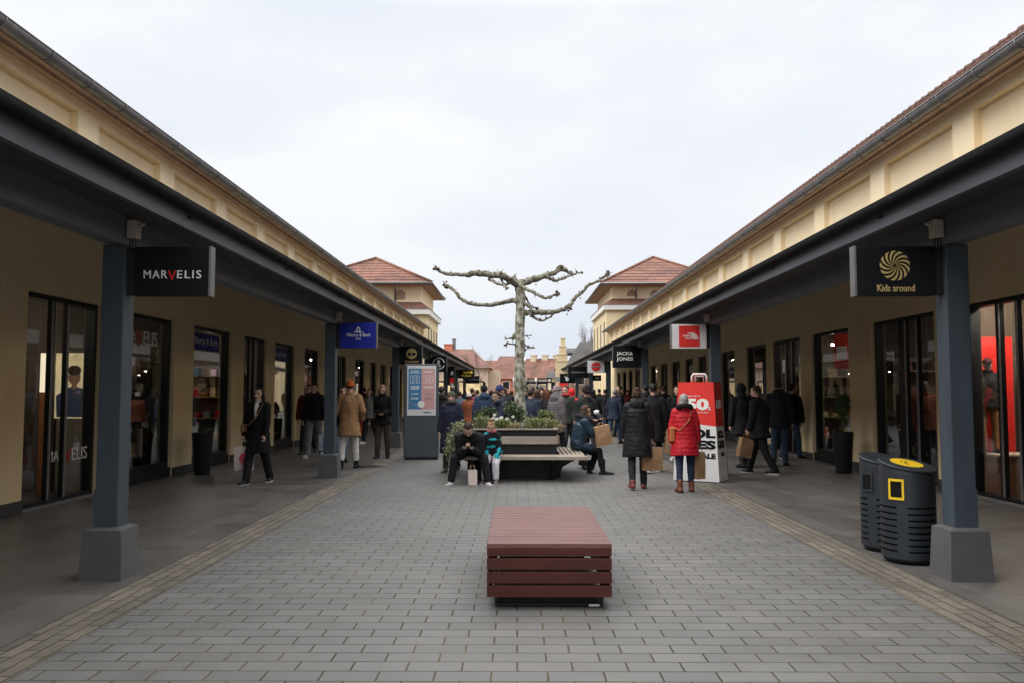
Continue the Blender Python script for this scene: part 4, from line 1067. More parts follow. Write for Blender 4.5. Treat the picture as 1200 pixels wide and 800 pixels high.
def mound(name, label, u, y, h, rad, n, mats, seed, sz=.04):
    t = shrub(name, label, ax(u, y), y, .90, (rad, rad*.8, h), n, sz, mats, seed, cz=h*.35, group=GP, up=.9, aspect=.32)
    g = tuft('sprig', 'x', 0, 0, 0, h*1.15, rad*.9, n//16, mats, seed+100, GP)
    c = g.children[0]; c.parent = t; c.name = 'stalk'; bpy.data.objects.remove(g)
    return t
mound('grass_tuft', 'broad yellow green tuft at the planter corner next to the seated woman', 630, 15.85, .21, .34, 2600, [C_, C_, B_, E_], 4)
mound('grass_tuft', 'yellow green tuft leaning over the rim beside the broad one', 647, 15.95, .17, .24, 1700, [C_, C_, B_, D_], 41)
mound('grass_tuft', 'bright green tuft with white flowers beside the child', 587, 15.75, .19, .25, 1800, [B_, C_, C_], 5)
mound('grass_tuft', 'green tuft rising behind the seated man', 565, 15.9, .22, .28, 1800, [B_, C_, E_], 51)
mound('heather', 'dry pinkish heather clump at the middle of the planter rim', 602, 15.6, .13, .17, 900, [D_, D_, C_], 6, .03)
mound('heather', 'small dry heather clump by the planter corner', 655, 15.6, .10, .13, 600, [D_, D_, B_], 7, .03)
fl = MB(); rr = random.Random(8)
for k in range(9):
    x_, y_, z_ = rr.uniform(-.2,.2), rr.uniform(-.12,.12), rr.uniform(.2,.3)
    for q in range(5):
        a = q*2*PI/5; fl.ell((x_+.022*math.cos(a), y_+.012*math.sin(a), z_+.018*math.sin(a)), (.012,.009,.012), nu=6, nv=4)
t = thing('white_flower', 'small white flowers standing above the bright green tuft', 'flower', (ax(589, 15.6), 15.6, .89), 0, GP); fl.build('petal_cluster', [M['petal']], t)
# trailing variegated plant hanging over the end of the planter
rr = random.Random(21); t = thing('trailing_plant', 'pale variegated plant trailing over the planter end behind the seated man', 'plant', (-1.0, 15.75, .90), 0, GP)
mb = MB(); st = MB()
for k in range(34):
    a = rr.uniform(-.6, .6); L = rr.uniform(.5, 1.0); y0 = rr.uniform(-.35, .6); out = rr.uniform(.12, .34)
    pts = [V((.08, y0, .0)), V((-out*.6, y0+a*.1, .12)), V((-out, y0+a*.2, -.15)), V((-out*1.05+rr.uniform(-.06,.06), y0+a*.25, -L*.55)), V((-out*1.0+rr.uniform(-.08,.08), y0+a*.3, -L*.85))]
    st.tube(pts, .004, 4)
    for q in range(46):
        u = rr.random()*3.99; i = int(u); p = pts[i].lerp(pts[i+1], u-i) + V((rr.gauss(0,.03), rr.gauss(0,.03), rr.gauss(0,.03)))
        d = V((rr.gauss(0,1), rr.gauss(0,1), rr.gauss(0,1))).normalized(); e = d.orthogonal().normalized(); s = rr.uniform(.022,.05)
        mb.add([p-d*s*.5, p+e*s*.3, p+d*s*.5, p-e*s*.3], [(0,1,2,3)], rr.randrange(3))
mb.build('foliage', [B_, E_, C_], t, False); st.build('stem', [M['knob']], t)

# ------------------------------------------------------------------ pollarded plane tree
YT = 17.0
tr = thing('plane_tree', 'pollarded bare plane tree with mottled trunk growing from the planter', 'tree', (ax(609.5, YT), YT, 0))
TX = ax(609.5, YT)
def TP(u, v, dy=0.0):
    k = (YT+dy)
    return V((ax(u, k)-TX, dy, az(v, k)))
rr = random.Random(4)
def wob(mb, pts, r, n=9):
    """a knobbly limb: extra points, small swellings"""
    P = []; Q = []
    for i in range(len(pts)-1):
        for k in range(3):
            t_ = k/3; P.append(pts[i].lerp(pts[i+1], t_) + V((rr.gauss(0,.006), rr.gauss(0,.01), rr.gauss(0,.006)))); Q.append((r[i]*(1-t_)+r[i+1]*t_)*rr.uniform(.88, 1.16))
    P.append(pts[-1]); Q.append(r[-1]); mb.tube(P, Q, n)
    return P
trunk = MB()
wob(trunk, [TP(609.5, 548), TP(609.3, 500), TP(609, 470), TP(609.3, 440), TP(609.0, 410), TP(609.5, 380), TP(609.8, 355), TP(609.5, 338), TP(609, 327)], [.135,.125,.115,.112,.108,.095,.09,.10,.07], 12)
trunk.ell(TP(602.8, 394), (.05,.05,.07), nu=8, nv=6)
trunk.build('trunk', [M['bark']], tr)
def limb(spec, r0, r1, depth, knobs=(), kr=.05, extra=14):
    n = len(spec); pts = [TP(u, v, depth*i/(n-1)) for i, (u, v) in enumerate(spec)]
    rs = [r0+(r1-r0)*i/(n-1) for i in range(n)]
    mb = MB(); P = wob(mb, pts, rs, 8)
    kb = mb
    ends = [(pts[-1], kr)] + [(pts[i], k) for i, k in knobs]
    for p, q in ends:
        for j in range(5): kb.ell(p + V((rr.gauss(0,q*.5), rr.gauss(0,q*.5), rr.gauss(0,q*.5))), (q*rr.uniform(.45,.8),)*3, nu=7, nv=5, mi=1)
    for j in range(extra):
        i = rr.randrange(1, len(P)-1); q = rs[min(n-1, i//3)]
        kb.ell(P[i] + V((rr.gauss(0,.01), rr.gauss(0,q*.4), q*rr.choice((.8,.9,-.8)))), (rr.uniform(.014,.03), rr.uniform(.014,.026), rr.uniform(.014,.034)), nu=6, nv=4, mi=1)
        if rr.random() < .3: kb.tube([P[i], P[i]+V((rr.uniform(-.04,.04), rr.uniform(-.04,.04), rr.choice((1,1,-1))*rr.uniform(.05,.09)))], [.010,.006], 5, 1)
    for p, q in ends:                      # short bristling shoots round each knuckle
        for j in range(int(6 if q > .03 else 2)):
            d = V((rr.gauss(0,1), rr.gauss(0,1), rr.gauss(.5,.9))).normalized(); L = rr.uniform(.02, .07)
            kb.tube([p, p+d*(q+L*.5), p+d*(q+L)+V((0,0,L*.2))], [.009,.006,.003], 4, 1)
    mb.build('limb', [M['bark_limb'], M['knob']], tr)
limb([(608,335),(604,331),(598.5,328.5),(592,324.5),(586,321.5),(575,322),(565,320.5),(556,319.5),(550,322),(540,321),(532,321),(522,320),(515,317),(510.5,313.5)], .085, .026, -.5, ((4,.06),(2,.05),(8,.035)), .045)
limb([(607,353.5),(600,352.2),(590,354.5),(578,357),(560,357.3),(548,354.5),(538,348),(531,339.5),(521.5,333.5)], .052, .030, .5, ((7,.03),), .05, 9)
limb([(586,322),(588,329),(591,333.5),(593.8,337.3)], .03, .018, -.25, (), .03, 2)
limb([(600,331),(593,333),(584,332.5),(580,331),(577,329),(573.5,327.8)], .032, .022, .45, ((2,.025),), .03, 4)
limb([(609,334),(614,331),(620,328.3),(630,325.5),(640,322.5),(650,319.3),(657,314.8),(662,315.5),(666,317.5),(671,321)], .085, .028, .3, ((1,.06),(4,.04),(6,.06)), .035)
limb([(641,323),(645,326.5),(651,328.8),(662,325),(671,321.5),(677,320),(683,318.7)], .035, .016, .32, ((3,.025),), .025, 7)
limb([(603,326.5),(607,331),(611,335.5),(620,340.2),(631,346.2),(640,349.4),(646,348.5),(653,344)], .042, .024, -.6, ((0,.055),), .045, 6)
limb([(611,366.5),(618,366.3),(630,366.3),(641,366),(650,366),(662,362.5),(668,358),(671.5,353),(675,348),(683,342),(691,333),(702,328.8),(709,324),(713.5,320)], .06, .024, .3, ((5,.035),(9,.03),(7,.03)), .05, 14)
limb([(619,367),(624,370.5),(630,374.5),(635,375.6),(643,373.3),(648,368.3)], .03, .018, -.2, ((1,.04),), .02, 6)
limb([(611,352.5),(616,356),(622,360.3),(624.5,365.5)], .045, .03, -.15, ((2,.03),), .035, 3)
limb([(613.5,345),(616,348),(618,351.5),(620,357),(629,362)], .022, .016, .2, ((3,.02),), .035, 3)
limb([(666.5,360),(669,362)], .03, .025, .0, (), .04, 0)
limb([(605,395.5),(598,396.5),(592.5,397.3)], .018, .009, -.1, (), .016, 3)
limb([(605,404),(599,402.3),(594,402.5),(590.5,404)], .020, .010, .15, (), .018, 3)
limb([(614,393.5),(618,393.6),(622,393)], .010, .006, .1, (), .012, 1)
limb([(614,403.5),(620,406.2),(625,407.4)], .016, .010, -.1, (), .02, 2)
limb([(614,411),(618,408.5),(624,406.8)], .010, .006, -.05, (), .01, 1)
for (u, v, vt) in ((628.2, 333.5, 327), (680.5, 349.5, 343), (664.8, 368.5, 362), (634.5, 369.5, 366)):
    b = MB(); b.ell(TP(u, v, .2), (.016,)*3, nu=8, nv=6); b.tube([TP(u, v, .2), TP(u+.3, vt, .2)], .0022, 4); b.build('seed_ball', [M['knob']], tr)

# ------------------------------------------------------------------ potted shrubs by the shop doors, drain cover
def pot(label, x, y, kind, plabel):
    t = thing('plant_pot', label, 'plant pot', (x, y, .006), 0, 'tall charcoal pots along the shops')
    b = MB(); n = 28
    b.rings([[V((q*math.cos(2*PI*k/n), q*math.sin(2*PI*k/n), z)) for k in range(n)] for q, z in ((.145,0),(.15,.01),(.205,.80),(.21,.82),(.19,.82),(.185,.76))], cap=True)
    b.build('pot', [M['coated']], t)
    MB().cyl((0,0), .184, .74, .775, 20).build('soil', [M['soil']], t)
    if kind: shrub('potted_shrub', plabel, x, y, .79, kind, 1500, .05, [A, A, B_], int(abs(y)*7), group='shrubs in the charcoal pots')
pot('tall charcoal pot with a low sprig, by the shop window with the blue band', -6.2, 16.2, (.12,.12,.08), 'low sprig in the pot by the window with the blue band')
pot('tall charcoal pot with a dark conical shrub', 6.55, 16.6, (.20,.20,.50), 'dark tall conical shrub in the pot beside the pale pier')
pot('tall charcoal pot half hidden behind the walking woman in the long coat', -6.25, 25.0, (.16,.16,.3), 'dark bushy shrub in the pot behind the walking woman')
dg_ = thing('drain_cover', 'round dark iron drain cover in the kerb strip', 'drain cover', (-3.2, 17.9, .004)); q = MB(); q.cyl((0,0), .30, 0, .012, 26)
for k in range(5): q.box(-.2, .2, -.17+k*.08, -.14+k*.08, .0121, .018)
q.build('iron_cover', [pm((.05,.045,.04), .7)], dg_)
# ------------------------------------------------------------------ what stands in the shops
def shelf(x0, x1, y, label, cols, seed, n=4, zt=2.3):
    """a shelf unit standing across the shop, its open side towards -Y"""
    rr = random.Random(seed); t = thing('display_shelf', label, 'shelf', ((x0+x1)/2, y, .02), 0, 'shelves inside the shops')
    w = (x1-x0)/2; m = pm((.30,.22,.13), .5)
    MB().box(-w, w, -.02, .02, 0, zt).build('back_panel', [pm((.22,.18,.13), .6)], t)
    for k in range(n):
        z = .35 + (zt-.5)*k/(n-1)*.92
        MB().box(-w+.01, w-.01, -.02, -.40, z, z+.03).build('shelf_board', [m], t)
        q = -w+.08
        while q < w-.2:
            hh = rr.uniform(.10,.28); ww = rr.uniform(.12,.24)
            if rr.random() < .85:
                b = thing('merchandise', 'folded or boxed goods lying on a shop shelf', 'goods', ((x0+x1)/2+q+ww/2, y-.22, .02+z+.03), rr.uniform(-.2,.2), 'goods on the shop shelves')
                c_ = rr.choice(cols); c_ = tuple(v_*rr.uniform(.7,1.15) for v_ in c_)
                mb = MB(); L = rr.randrange(1, 4)
                for j in range(L): mb.box(-ww/2+.005*j, ww/2-.004*j, -.13+.01*j, .13-.012*j, hh*j/L, hh*(j+1)/L-.006, bev=.008)
                mb.build('stack', [pm(tuple(round(v_, 1) for v_ in c_), .7)], b)
            q += ww+rr.uniform(.04,.12)
    return t
warm = [(.6,.5,.4),(.3,.1,.08),(.1,.12,.2),(.7,.65,.6),(.25,.2,.15)]
shelf(-8.7, -7.25, 16.15, 'shelf of pale goods behind the window with the white capitals', [(.7,.62,.5),(.5,.42,.3),(.8,.75,.68)], 11)
shelf(-8.9, -7.2, 21.9, 'tall shelf of tableware behind the window with the longest blue band', [(.8,.78,.74),(.7,.5,.3),(.4,.05,.05),(.2,.25,.3)], 1)
shelf(-8.8, -7.2, 24.9, 'tall shelf of red and white goods behind the second blue band', [(.6,.05,.05),(.8,.78,.74),(.6,.1,.08)], 2)
shelf(-8.8, -7.2, 32.7, 'shelf of mixed goods near the camel coat', warm, 6)
shelf(8.03, 9.4, 13.2, 'pale backed shelf of folded clothes in the shop with the red wall', [(.7,.12,.10),(.6,.5,.4),(.12,.12,.16)], 3, 4, 1.9)
shelf(7.7, 9.3, 16.8, 'shelf of pale clothes behind the black framed door', warm, 4)
shelf(7.7, 9.4, 22.8, 'shelf of dark goods behind the window with the red banner', [(.5,.06,.05),(.1,.1,.12),(.6,.5,.3)], 5)
shelf(7.7, 9.2, 25.9, 'shelf of goods in the window past the queue', warm, 7)
# red wall with lettering, inside the near right shop
rw = thing('sale_wall', 'bright red partition with white sale lettering inside the shop', 'partition', (8.15, 13.28, 0)); MB().box(-.85, -.17, -.04, .04, .02, 2.5).build('panel', [M['red']], rw)
text('SALE', M['txt_white'], rw, (-.81, -.043, 1.76), (1,0,0), (0,0,1), width=.42, height=.20, bold=.05, align='LEFT')
pd = thing('plinth_table', 'brown display plinth under the mannequin in the red shop', 'display plinth', (7.68, 12.88, .02)); MB().box(-.38, .34, -.30, .30, 0, .62, bev=.01).build('block', [pm((.22,.10,.05), .55)], pd); MB().box(-.40, .36, -.32, .32, .621, .65).build('top', [pm((.5,.42,.34), .5)], pd)
rb = thing('hanging_banner', 'red banner with a pale figure mark behind the right shop window', 'banner', (8.15, 20.3, 0)); MB().box(-.30, .42, -.02, .02, 2.2, 3.05).build('cloth', [M['red']], rb); MB().box(-.25, .0, -.026, -.021, 2.45, 2.75).build('mark', [M['txt_white']], rb)
for q in (-.2, .3): MB().tube([(q,0,3.04),(q,0,3.29)], .006, 5).build('cord', [M['coated']], rb)
# poster in the near left shop
pp = thing('window_poster', 'tall light poster showing a person, inside the left shop door', 'poster', (-7.22, 13.22, 0))
po2 = MB().box(-.24, .40, -.02, .02, 1.20, 2.25).build('sheet', [plain('poster backdrop', (.75,.62,.34), .5, .25, 3, 0, emit=.35)], pp)  # faint glow put into the sheet so it looks lit
MB().box(-.2, .36, -.02, .02, .03, 1.19).build('stand', [pm((.30,.26,.20), .5)], pp)
pc = MB(); pc.prism([(-.2,1.22),(.36,1.22),(.38,1.55),(.2,1.68),(.06,1.72),(-.04,1.68),(-.22,1.56)], 'y', -.0245, -.0205); pc.build('shirt_area', [pm((.10,.14,.26), .5)], po2)
pc = MB(); pc.prism([(.07+x_, 1.86+z_*1.2) for x_, z_ in disc(0,0,.10,18)], 'y', -.0255, -.0205); pc.prism([(.03,1.66),(.11,1.66),(.11,1.8),(.03,1.8)], 'y', -.0250, -.0205); pc.build('face_area', [pm((.50,.28,.20), .5)], po2)
pc = MB(); pc.prism([(.07+x_, 1.97+z_*.75) for x_, z_ in disc(0,0,.11,18)], 'y', -.0280, -.0257); pc.build('hair_area', [pm((.05,.035,.03), .5)], po2)
pb = thing('light_panel', 'narrow bright light panel left of the poster in the left shop', 'light panel', (-7.62, 13.22, 0)); MB().box(-.09, .09, -.02, .02, 1.62, 2.25).build('panel', [m_lamp('warm light panel', (1,.86,.6), .8)], pb); MB().box(-.09, .09, -.018, .018, .03, 1.61).build('lower_panel', [pm((.45,.18,.06), .5)], pb)
# ------------------------------------------------------------------ people
SK = [plain('light skin', (.56,.34,.255), .5, .1, 20, .1, 90), plain('tan skin', (.38,.21,.14), .5, .1, 20, .1, 90)]
EYE_M = plain('dark eye', (.03,.022,.02), .25, .1, 9, 0); LIP_M = plain('lip', (.36,.13,.11), .5, .1, 9, 0); BROW_M = plain('brow', (.07,.045,.03), .8, .1, 9, 0)
HAIR = dict(black=(.012,.010,.010), brown=(.06,.034,.02), dark=(.028,.018,.013), red=(.10,.036,.018), blond=(.26,.17,.085), grey=(.30,.29,.28), white=(.55,.54,.52))
_hm = {}
def hairm(c):
    if c not in _hm: _hm[c] = plain('hair '+c, HAIR[c], .6, .35, 22, .7, 50, stretch=(1,1,.3), spec=.25)
    return _hm[c]
def ik(S, T, l1, l2, hint):
    """elbow of a two bone arm from S to T, bent towards hint; T is pulled in when out of reach"""
    d = T - S; L = d.length
    if L > (l1+l2)*.995: T = S + d.normalized()*(l1+l2)*.995; d = T-S; L = d.length
    a = (l1*l1 - l2*l2 + L*L)/(2*L); h = math.sqrt(max(l1*l1-a*a, 1e-6)); u = d/L
    q = hint - u*hint.dot(u)
    q = q.normalized() if q.length > 1e-5 else u.orthogonal().normalized()
    return S + u*a + q*h, T

def person(label, x, y, face, h=1.70, lod=1, z0=0.006, group='shoppers in the pedestrian street', lean=4, nod=0, look=0,
           legs=((18,8,2),(-14,16,2)), seat=None, lh=None, rh=None, female=False, skin=0,
           hair=('brown','short'), hat=None, coat=None, hem=.72, sleeve=None, trousers=(.02,.02,.025), wide=1.0, shoes=(.02,.02,.02), sole=None,
           splay=8, shoek=1.0, hood=None, collar=None, quilt=0.0, belly=1.0, scarf=None, coatkw=None, trkw=None, boot=0, curl=55, child=False, inner=None, furtrim=None):
    k = h/1.725
    t = thing('person', label, 'person', (x, y, z0), R(face), group)
    vox = {2: .0075, 1: .013, 0: .022}[lod]
    hs = 1.12 if child else 1.0                       # a child's head is larger
    lm = R(lean)
    Lt, Ls = .44, .43
    if child: Lt, Ls = .41, .40
    # legs hang from the hips; the hips come down until the lower foot stands
    hw = .088
    def leg(spec):
        p, b, o = (R(q) for q in spec)
        d1 = V((math.sin(o), math.sin(p)*math.cos(o), -math.cos(p)*math.cos(o)))
        p2 = p - b
        d2 = V((math.sin(o)*.4, math.sin(p2), -math.cos(p2))).normalized()
        return d1*Lt, d2*Ls
    LG = {1: leg(legs[0]), -1: leg(legs[1])}
    for s in LG:
        a, b = LG[s]; LG[s] = (V((a.x*s, a.y, a.z)), V((b.x*s, b.y, b.z)))
    drop = min((LG[s][0]+LG[s][1]).z for s in LG)
    hz = (.085 - drop) if seat is None else seat/k + .095
    P = V((0, 0, hz)); U = V((0, math.sin(lm), math.cos(lm))); FW = V((0, math.cos(lm), -math.sin(lm)))
    tl = .52 if not child else .48
    sw = (.168 if female else .188) * (.92 if child else 1)
    N = P + U*(tl+.045)
    nr = R(lean*.55+nod*.45); nk = V((0, math.sin(nr), math.cos(nr)))
    Hc = N + nk*.135*hs + V((0, .012, .02))
    hr = Matrix.Rotation(R(look), 3, 'Z') @ Matrix.Rotation(-R(lean*.25+nod), 3, 'X')
    hd = lambda vx, vy, vz: Hc + hr @ V((vx*hs, vy*hs, vz*hs))
    SH = {s: P + U*(tl-.02) + V((s*sw, 0, 0)) for s in (1, -1)}
    # the figure's right hand is at +x when it faces +y
    AR = {}
    for s, tgt in ((1, rh), (-1, lh)):
        if tgt is None: tgt = (s*(sw+.075), .05, SH[s].z-.53)
        T = V(tgt) if len(tgt) == 3 else V(tgt[:3])
        E_, T = ik(SH[s], T, .285, .255, V((s*.45, -.8, -.55)))
        AR[s] = (E_, T)
    bm_ = MB(); 
    def loft(mb, spec, n=18, base=None):
        rs = []
        for (c, rx, ry) in spec:
            rs.append([c + V((1,0,0))*rx*math.cos(2*PI*j/n) + FW*ry*math.sin(2*PI*j/n) for j in range(n)])
        mb.rings(rs)
    fw = .93 if female else 1.0
    loft(bm_, [(P-U*.09, .10, .08), (P-U*.04, .155, .105), (P+U*.04, .165*belly, .112*belly), (P+U*.16, .138*fw*belly, .10*belly), (P+U*.30, .158*fw, .112), (P+U*.42, .165*fw, .105), (P+U*(tl-.02), sw*.86, .082), (P+U*(tl+.03), .085, .065)])
    bm_.cap(N-nk*.03, Hc-nk*.02, .056, .052, 10)
    nseg = 12 if lod else 8
    for s in (1, -1):
        hp = P + V((s*hw, 0, -.02)); kn = hp + LG[s][0]; an = kn + LG[s][1]
        bm_.cap(hp, kn, .080, .056, nseg); bm_.cap(kn, an, .056, .040, nseg)
        fd = V((LG[s][1].x, 0, 0))
        bm_.cap(an, an+V((s*.006, .055, -.032)), .034, .026, nseg)
        E_, T = AR[s]
        bm_.cap(SH[s], E_, .056, .043, nseg); bm_.cap(E_, T, .043, .030, nseg)
        # hand: palm, four fingers of unequal length in two bends each, thumb from the side of the palm
        d = (T-E_).normalized(); nrm = V((-s, 0, 0)) - d*d.dot(V((-s, 0, 0)))
        if abs(d.x) > .75 or (tgt_is_front := (d.y > .55)): nrm = V((0, 0.25, 1.0)) - d*d.dot(V((0, .25, 1.0))) if curl < 70 else nrm
        nrm = nrm.normalized() if nrm.length > 1e-4 else d.orthogonal().normalized()
        lat = d.cross(nrm)
        lat = lat*(1 if lat.dot(V((0,1,.3))) > 0 else -1)    # towards the thumb
        rotm = Matrix((lat, nrm, d)).transposed()
        pc = T + d*.048
        bm_.ell(pc, (.040, .017, .052), rotm, 12, 8)
        if lod == 2:
            for q, ln in ((-.033, .060), (-.011, .072), (.011, .078), (.033, .068)):
                b0 = T + d*.085 + lat*q*.95; c1 = R(curl*.55); c2 = R(curl*1.35)
                m1 = b0 + (d*math.cos(c1) + nrm*math.sin(c1))*ln*.55; m2 = m1 + (d*math.cos(c2) + nrm*math.sin(c2))*ln*.5
                bm_.cap(b0, m1, .0095, .0088, 7); bm_.cap(m1, m2, .0088, .0075, 7)
            tb = T + d*.022 + lat*.032; t1 = tb + (lat*.6 + d*.75 + nrm*.35).normalized()*.042; t2 = t1 + (lat*.05 + d*.9 + nrm*.6).normalized()*.030
            bm_.cap(tb, t1, .013, .0105, 7); bm_.cap(t1, t2, .0105, .0085, 7)
        else:
            for q, ln in ((-.027, .055), (-.009, .068), (.009, .07), (.027, .06)):
                b0 = T + d*.08 + lat*q; c1 = R(curl); m1 = b0 + (d*math.cos(c1) + nrm*math.sin(c1))*ln; bm_.cap(b0, m1, .011, .009, 6)
            bm_.cap(T + d*.02 + lat*.03, T + d*.07 + lat*.055 + nrm*.015, .013, .010, 6)
        AR[s] = (E_, T, d, nrm, lat, T + d*.085 + nrm*.02)
    # head
    bm_.ell(hd(0,-.008,.028), (.074*hs, .094*hs, .094*hs), hr, 16, 11); bm_.ell(hd(0,.022,-.045), (.057*hs, .068*hs, .078*hs), hr, 14, 9)
    bm_.ell(hd(0,.066,-.098), (.026*hs, .020*hs, .018*hs), hr, 8, 6)
    bm_.cap(hd(0,.088,.012), hd(0,.106,-.028), .010*hs, .0155*hs, 8)
    bm_.cap(hd(-.036,.080,.030), hd(.036,.080,.030), .010*hs, .010*hs, 8)
    bm_.cap(hd(-.02,.082,-.060), hd(.02,.082,-.060), .009*hs, .009*hs, 8)
    for s in (1, -1):
        bm_.ell(hd(s*.074,-.006,-.004), (.012*hs, .020*hs, .032*hs), hr, 8, 6)
        bm_.ell(hd(s*.036,.058,-.024), (.026*hs, .022*hs, .022*hs), hr, 8, 6)
    S_ = Matrix.Scale(k, 4)
    def fin(name, mb, mats, parent, vx=None, smooth=3):
        me = melt(mb, vx or vox, smooth); me.transform(S_); return link(name, me, mats, parent)
    body = fin('body', bm_, [SK[skin], EYE_M, LIP_M, BROW_M], t, vox, 2)
    if lod >= 1:
        inv = hr.transposed()
        for pl_ in body.data.polygons:
            q = inv @ (V(pl_.center)/k - Hc) / hs
            if q.y > .045:
                ex = abs(q.x)
                if ((ex-.032)/.016)**2 + ((q.z-.006)/.0085)**2 < 1: pl_.material_index = 1
                elif (q.x/.026)**2 + ((q.z+.060)/.009)**2 < 1: pl_.material_index = 2
                elif .012 < ex < .052 and .024 < q.z < .036 and q.y > .055: pl_.material_index = 3
    ck = dict(coatkw or {})
    cm = fab(coat or (.02,.02,.022), quilt, **ck)
    # trousers
    tm = MB()
    loft(tm, [(P-U*.10, .11, .09), (P-U*.03, .172, .122), (P+U*.06, .176*belly, .122*belly), (P+U*.12, .155*belly, .112*belly)])
    cuff = (.0 if seat is None else .13) if boot == 0 else .20
    for s in (1, -1):
        hp = P + V((s*hw, 0, -.02)); kn = hp + LG[s][0]; d2 = LG[s][1]; an = kn + d2*(1-cuff/Ls*.6)
        tm.cap(hp, kn, .096*min(wide, 1.12), .070*wide, nseg); tm.cap(kn, an, .070*wide, .060*wide, nseg)
    def folds(me, amp, z1=None):
        """real creases: the cloth pushed in and out along its normals"""
        n = len(me.vertices); co = np.empty(n*3, dtype=np.float32); me.vertices.foreach_get('co', co); no = np.array([tuple(v_.vector) for v_ in me.vertex_normals], dtype=np.float32)
        co = co.reshape(-1, 3); out = co.copy()
        for q_ in range(n):
            a, b, c = (float(v_) for v_ in co[q_])
            q = mnoise.noise(V((a*9, b*9, c*5))+sd_) + mnoise.noise(V((a*19, b*19, c*26))+sd_)*.55 + mnoise.noise(V((a*34, b*34, c*13))+sd_)*.35
            out[q_] += no[q_]*(q*amp)
        me.vertices.foreach_set('co', out.ravel()); me.update()
    sd_ = V((x*3.1, y*1.7, h*9))
    tr_o = fin('trousers', tm, [fab(trousers, 0.0, **(trkw or {}))], t, max(vox, .011) if lod < 2 else .010)
    if lod: folds(tr_o.data, .0085)
    # shoes
    for s in (1, -1):
        hp = P + V((s*hw, 0, -.02)); kn = hp + LG[s][0]; an = kn + LG[s][1]
        pitch = math.atan2(LG[s][1].y, -LG[s][1].z)
        lift = max(0.0, an.z - .10)
        foot = Matrix.Rotation(-R(splay)*s, 3, 'Z') @ Matrix.Rotation(max(-.5, min(.35, (pitch*.5 if lift > .02 else 0.0))), 3, 'X')
        fp = lambda a, b, c: an + foot @ V((a*shoek, b*shoek, c if c < 0 else c*shoek))
        sm = MB(); sm.cap(fp(0,-.04,-.038), fp(0,.06,-.032), .050, .053, 12); sm.cap(fp(0,.05,-.036), fp(.008*s,.165,-.050), .053, .043, 12); sm.cap(fp(0,-.005,-.04), fp(0,-.008,.035 + boot*.16), .052, .050+.008*boot, 12)
        raw = sm
        me = melt(raw, .011 if lod else .018, 2)
        inv = foot.transposed()
        for v_ in me.vertices:
            q = inv @ (v_.co - an)
            if q.z < -.079: v_.co = an + foot @ V((q.x, q.y, -.079))
        me.transform(S_); so_ = link('shoe', me, fab(shoes, 0.0, rough=.5, sheen=0.0), t)
        if sole:
            sl_ = MB(); out = [(.046*math.cos(a_), -.04+.052*math.sin(a_)) for a_ in [PI+PI*q/8 for q in range(9)]] + [(.053,.05), (.050,.12)] + [(.042*math.cos(a_), .165+.044*math.sin(a_)) for a_ in [PI*q/8 for q in range(9)]] + [(-.053,.05)]
            b0 = [fp(p_[0]*1.04, p_[1], -.084) for p_ in out]; b1 = [fp(p_[0]*1.04, p_[1], -.056) for p_ in out]
            sl_.rings([b0, b1], smooth=False); me = sl_.mesh('sole'); me.transform(S_); link('sole', me, fab(sole, 0.0, rough=.6, sheen=0.0), so_)
    # coat or jacket: body, sleeves and what hangs below the hips
    cb = MB(); g = .028 + (.018 if quilt else 0.0)
    hemz = hem/1.0
    top = [(P+U*.02, .180*belly+g*.6, .135*belly+g*.6), (P+U*.16, .160*fw*belly+g, .118*belly+g), (P+U*.30, .172*fw+g, .126+g), (P+U*.42, .176*fw+g, .120+g), (P+U*(tl-.02), sw*.90+g*.7, .094+g*.5), (P+U*(tl+.035), .10, .085), (P+U*(tl+.07), .072+.01, .074)]
    if seat is None:
        n_ = max(1, int((hz-hemz)/.12)); low = []
        my = (LG[1][0].y + LG[-1][0].y)*.25
        for i in range(n_, 0, -1):
            f = i/n_; low.append((V((0, P.y + my*f*.6, hz+.02-(hz+.02-hemz)*f)), .188*belly+g*.7+.035*f*(1 if hem < .8 else .1), .142*belly+g*.7+.05*f*(1 if hem < .8 else .1)))
        loft(cb, low+top, 22)
    else:
        loft(cb, [(P-U*.085, .15, .12)]+top, 22)
        if hem < .8:
            for s in (1, -1):
                hp = P + V((s*hw, 0, 0)); cb.cap(hp, hp+LG[s][0]*.55, .115, .095, 12)
    for s in (1, -1):
        E_, T = AR[s][0], AR[s][1]; w2 = T + (E_-T).normalized()*.012
        cb.cap(SH[s]+V((-s*.02,0,-.005)), E_, .074+g*.55, .060+g*.45, nseg); cb.cap(E_, w2, .060+g*.45, .046+g*.35, nseg)
    if collar or not (hood or scarf or inner): cb.tube([N+V((.07*math.cos(a_), .065*math.sin(a_)+.01, .035+.01*math.sin(a_))) for a_ in [2*PI*q/12 for q in range(13)]], .030, 8)
    if hood == 'down':
        cb.ell(P+U*(tl+.03)+V((0,-.085,.0)), (.135,.08,.11), None, 12, 8); cb.tube([N+V((.092*math.cos(a_), -.012+.082*math.sin(a_), .035-.03*math.sin(a_))) for a_ in [2*PI*q/12 for q in range(13)]], .042, 8)
    def shell(r, cut_y=.30, cut_z=.40, low=-.95, inn=.80, zlow=0.0):
        """head covering: a ball drawn in over the face"""
        def fn(d):
            kk = 1.0
            if d.y > cut_y and d.z < cut_z:
                e = min(1, (d.y-cut_y)/.12)*min(1, (cut_z-d.z)/.12); kk -= (1-inn)*max(0, e)
            if d.z < low: kk -= .25*min(1, (low-d.z)/.15)
            return kk
        return fn
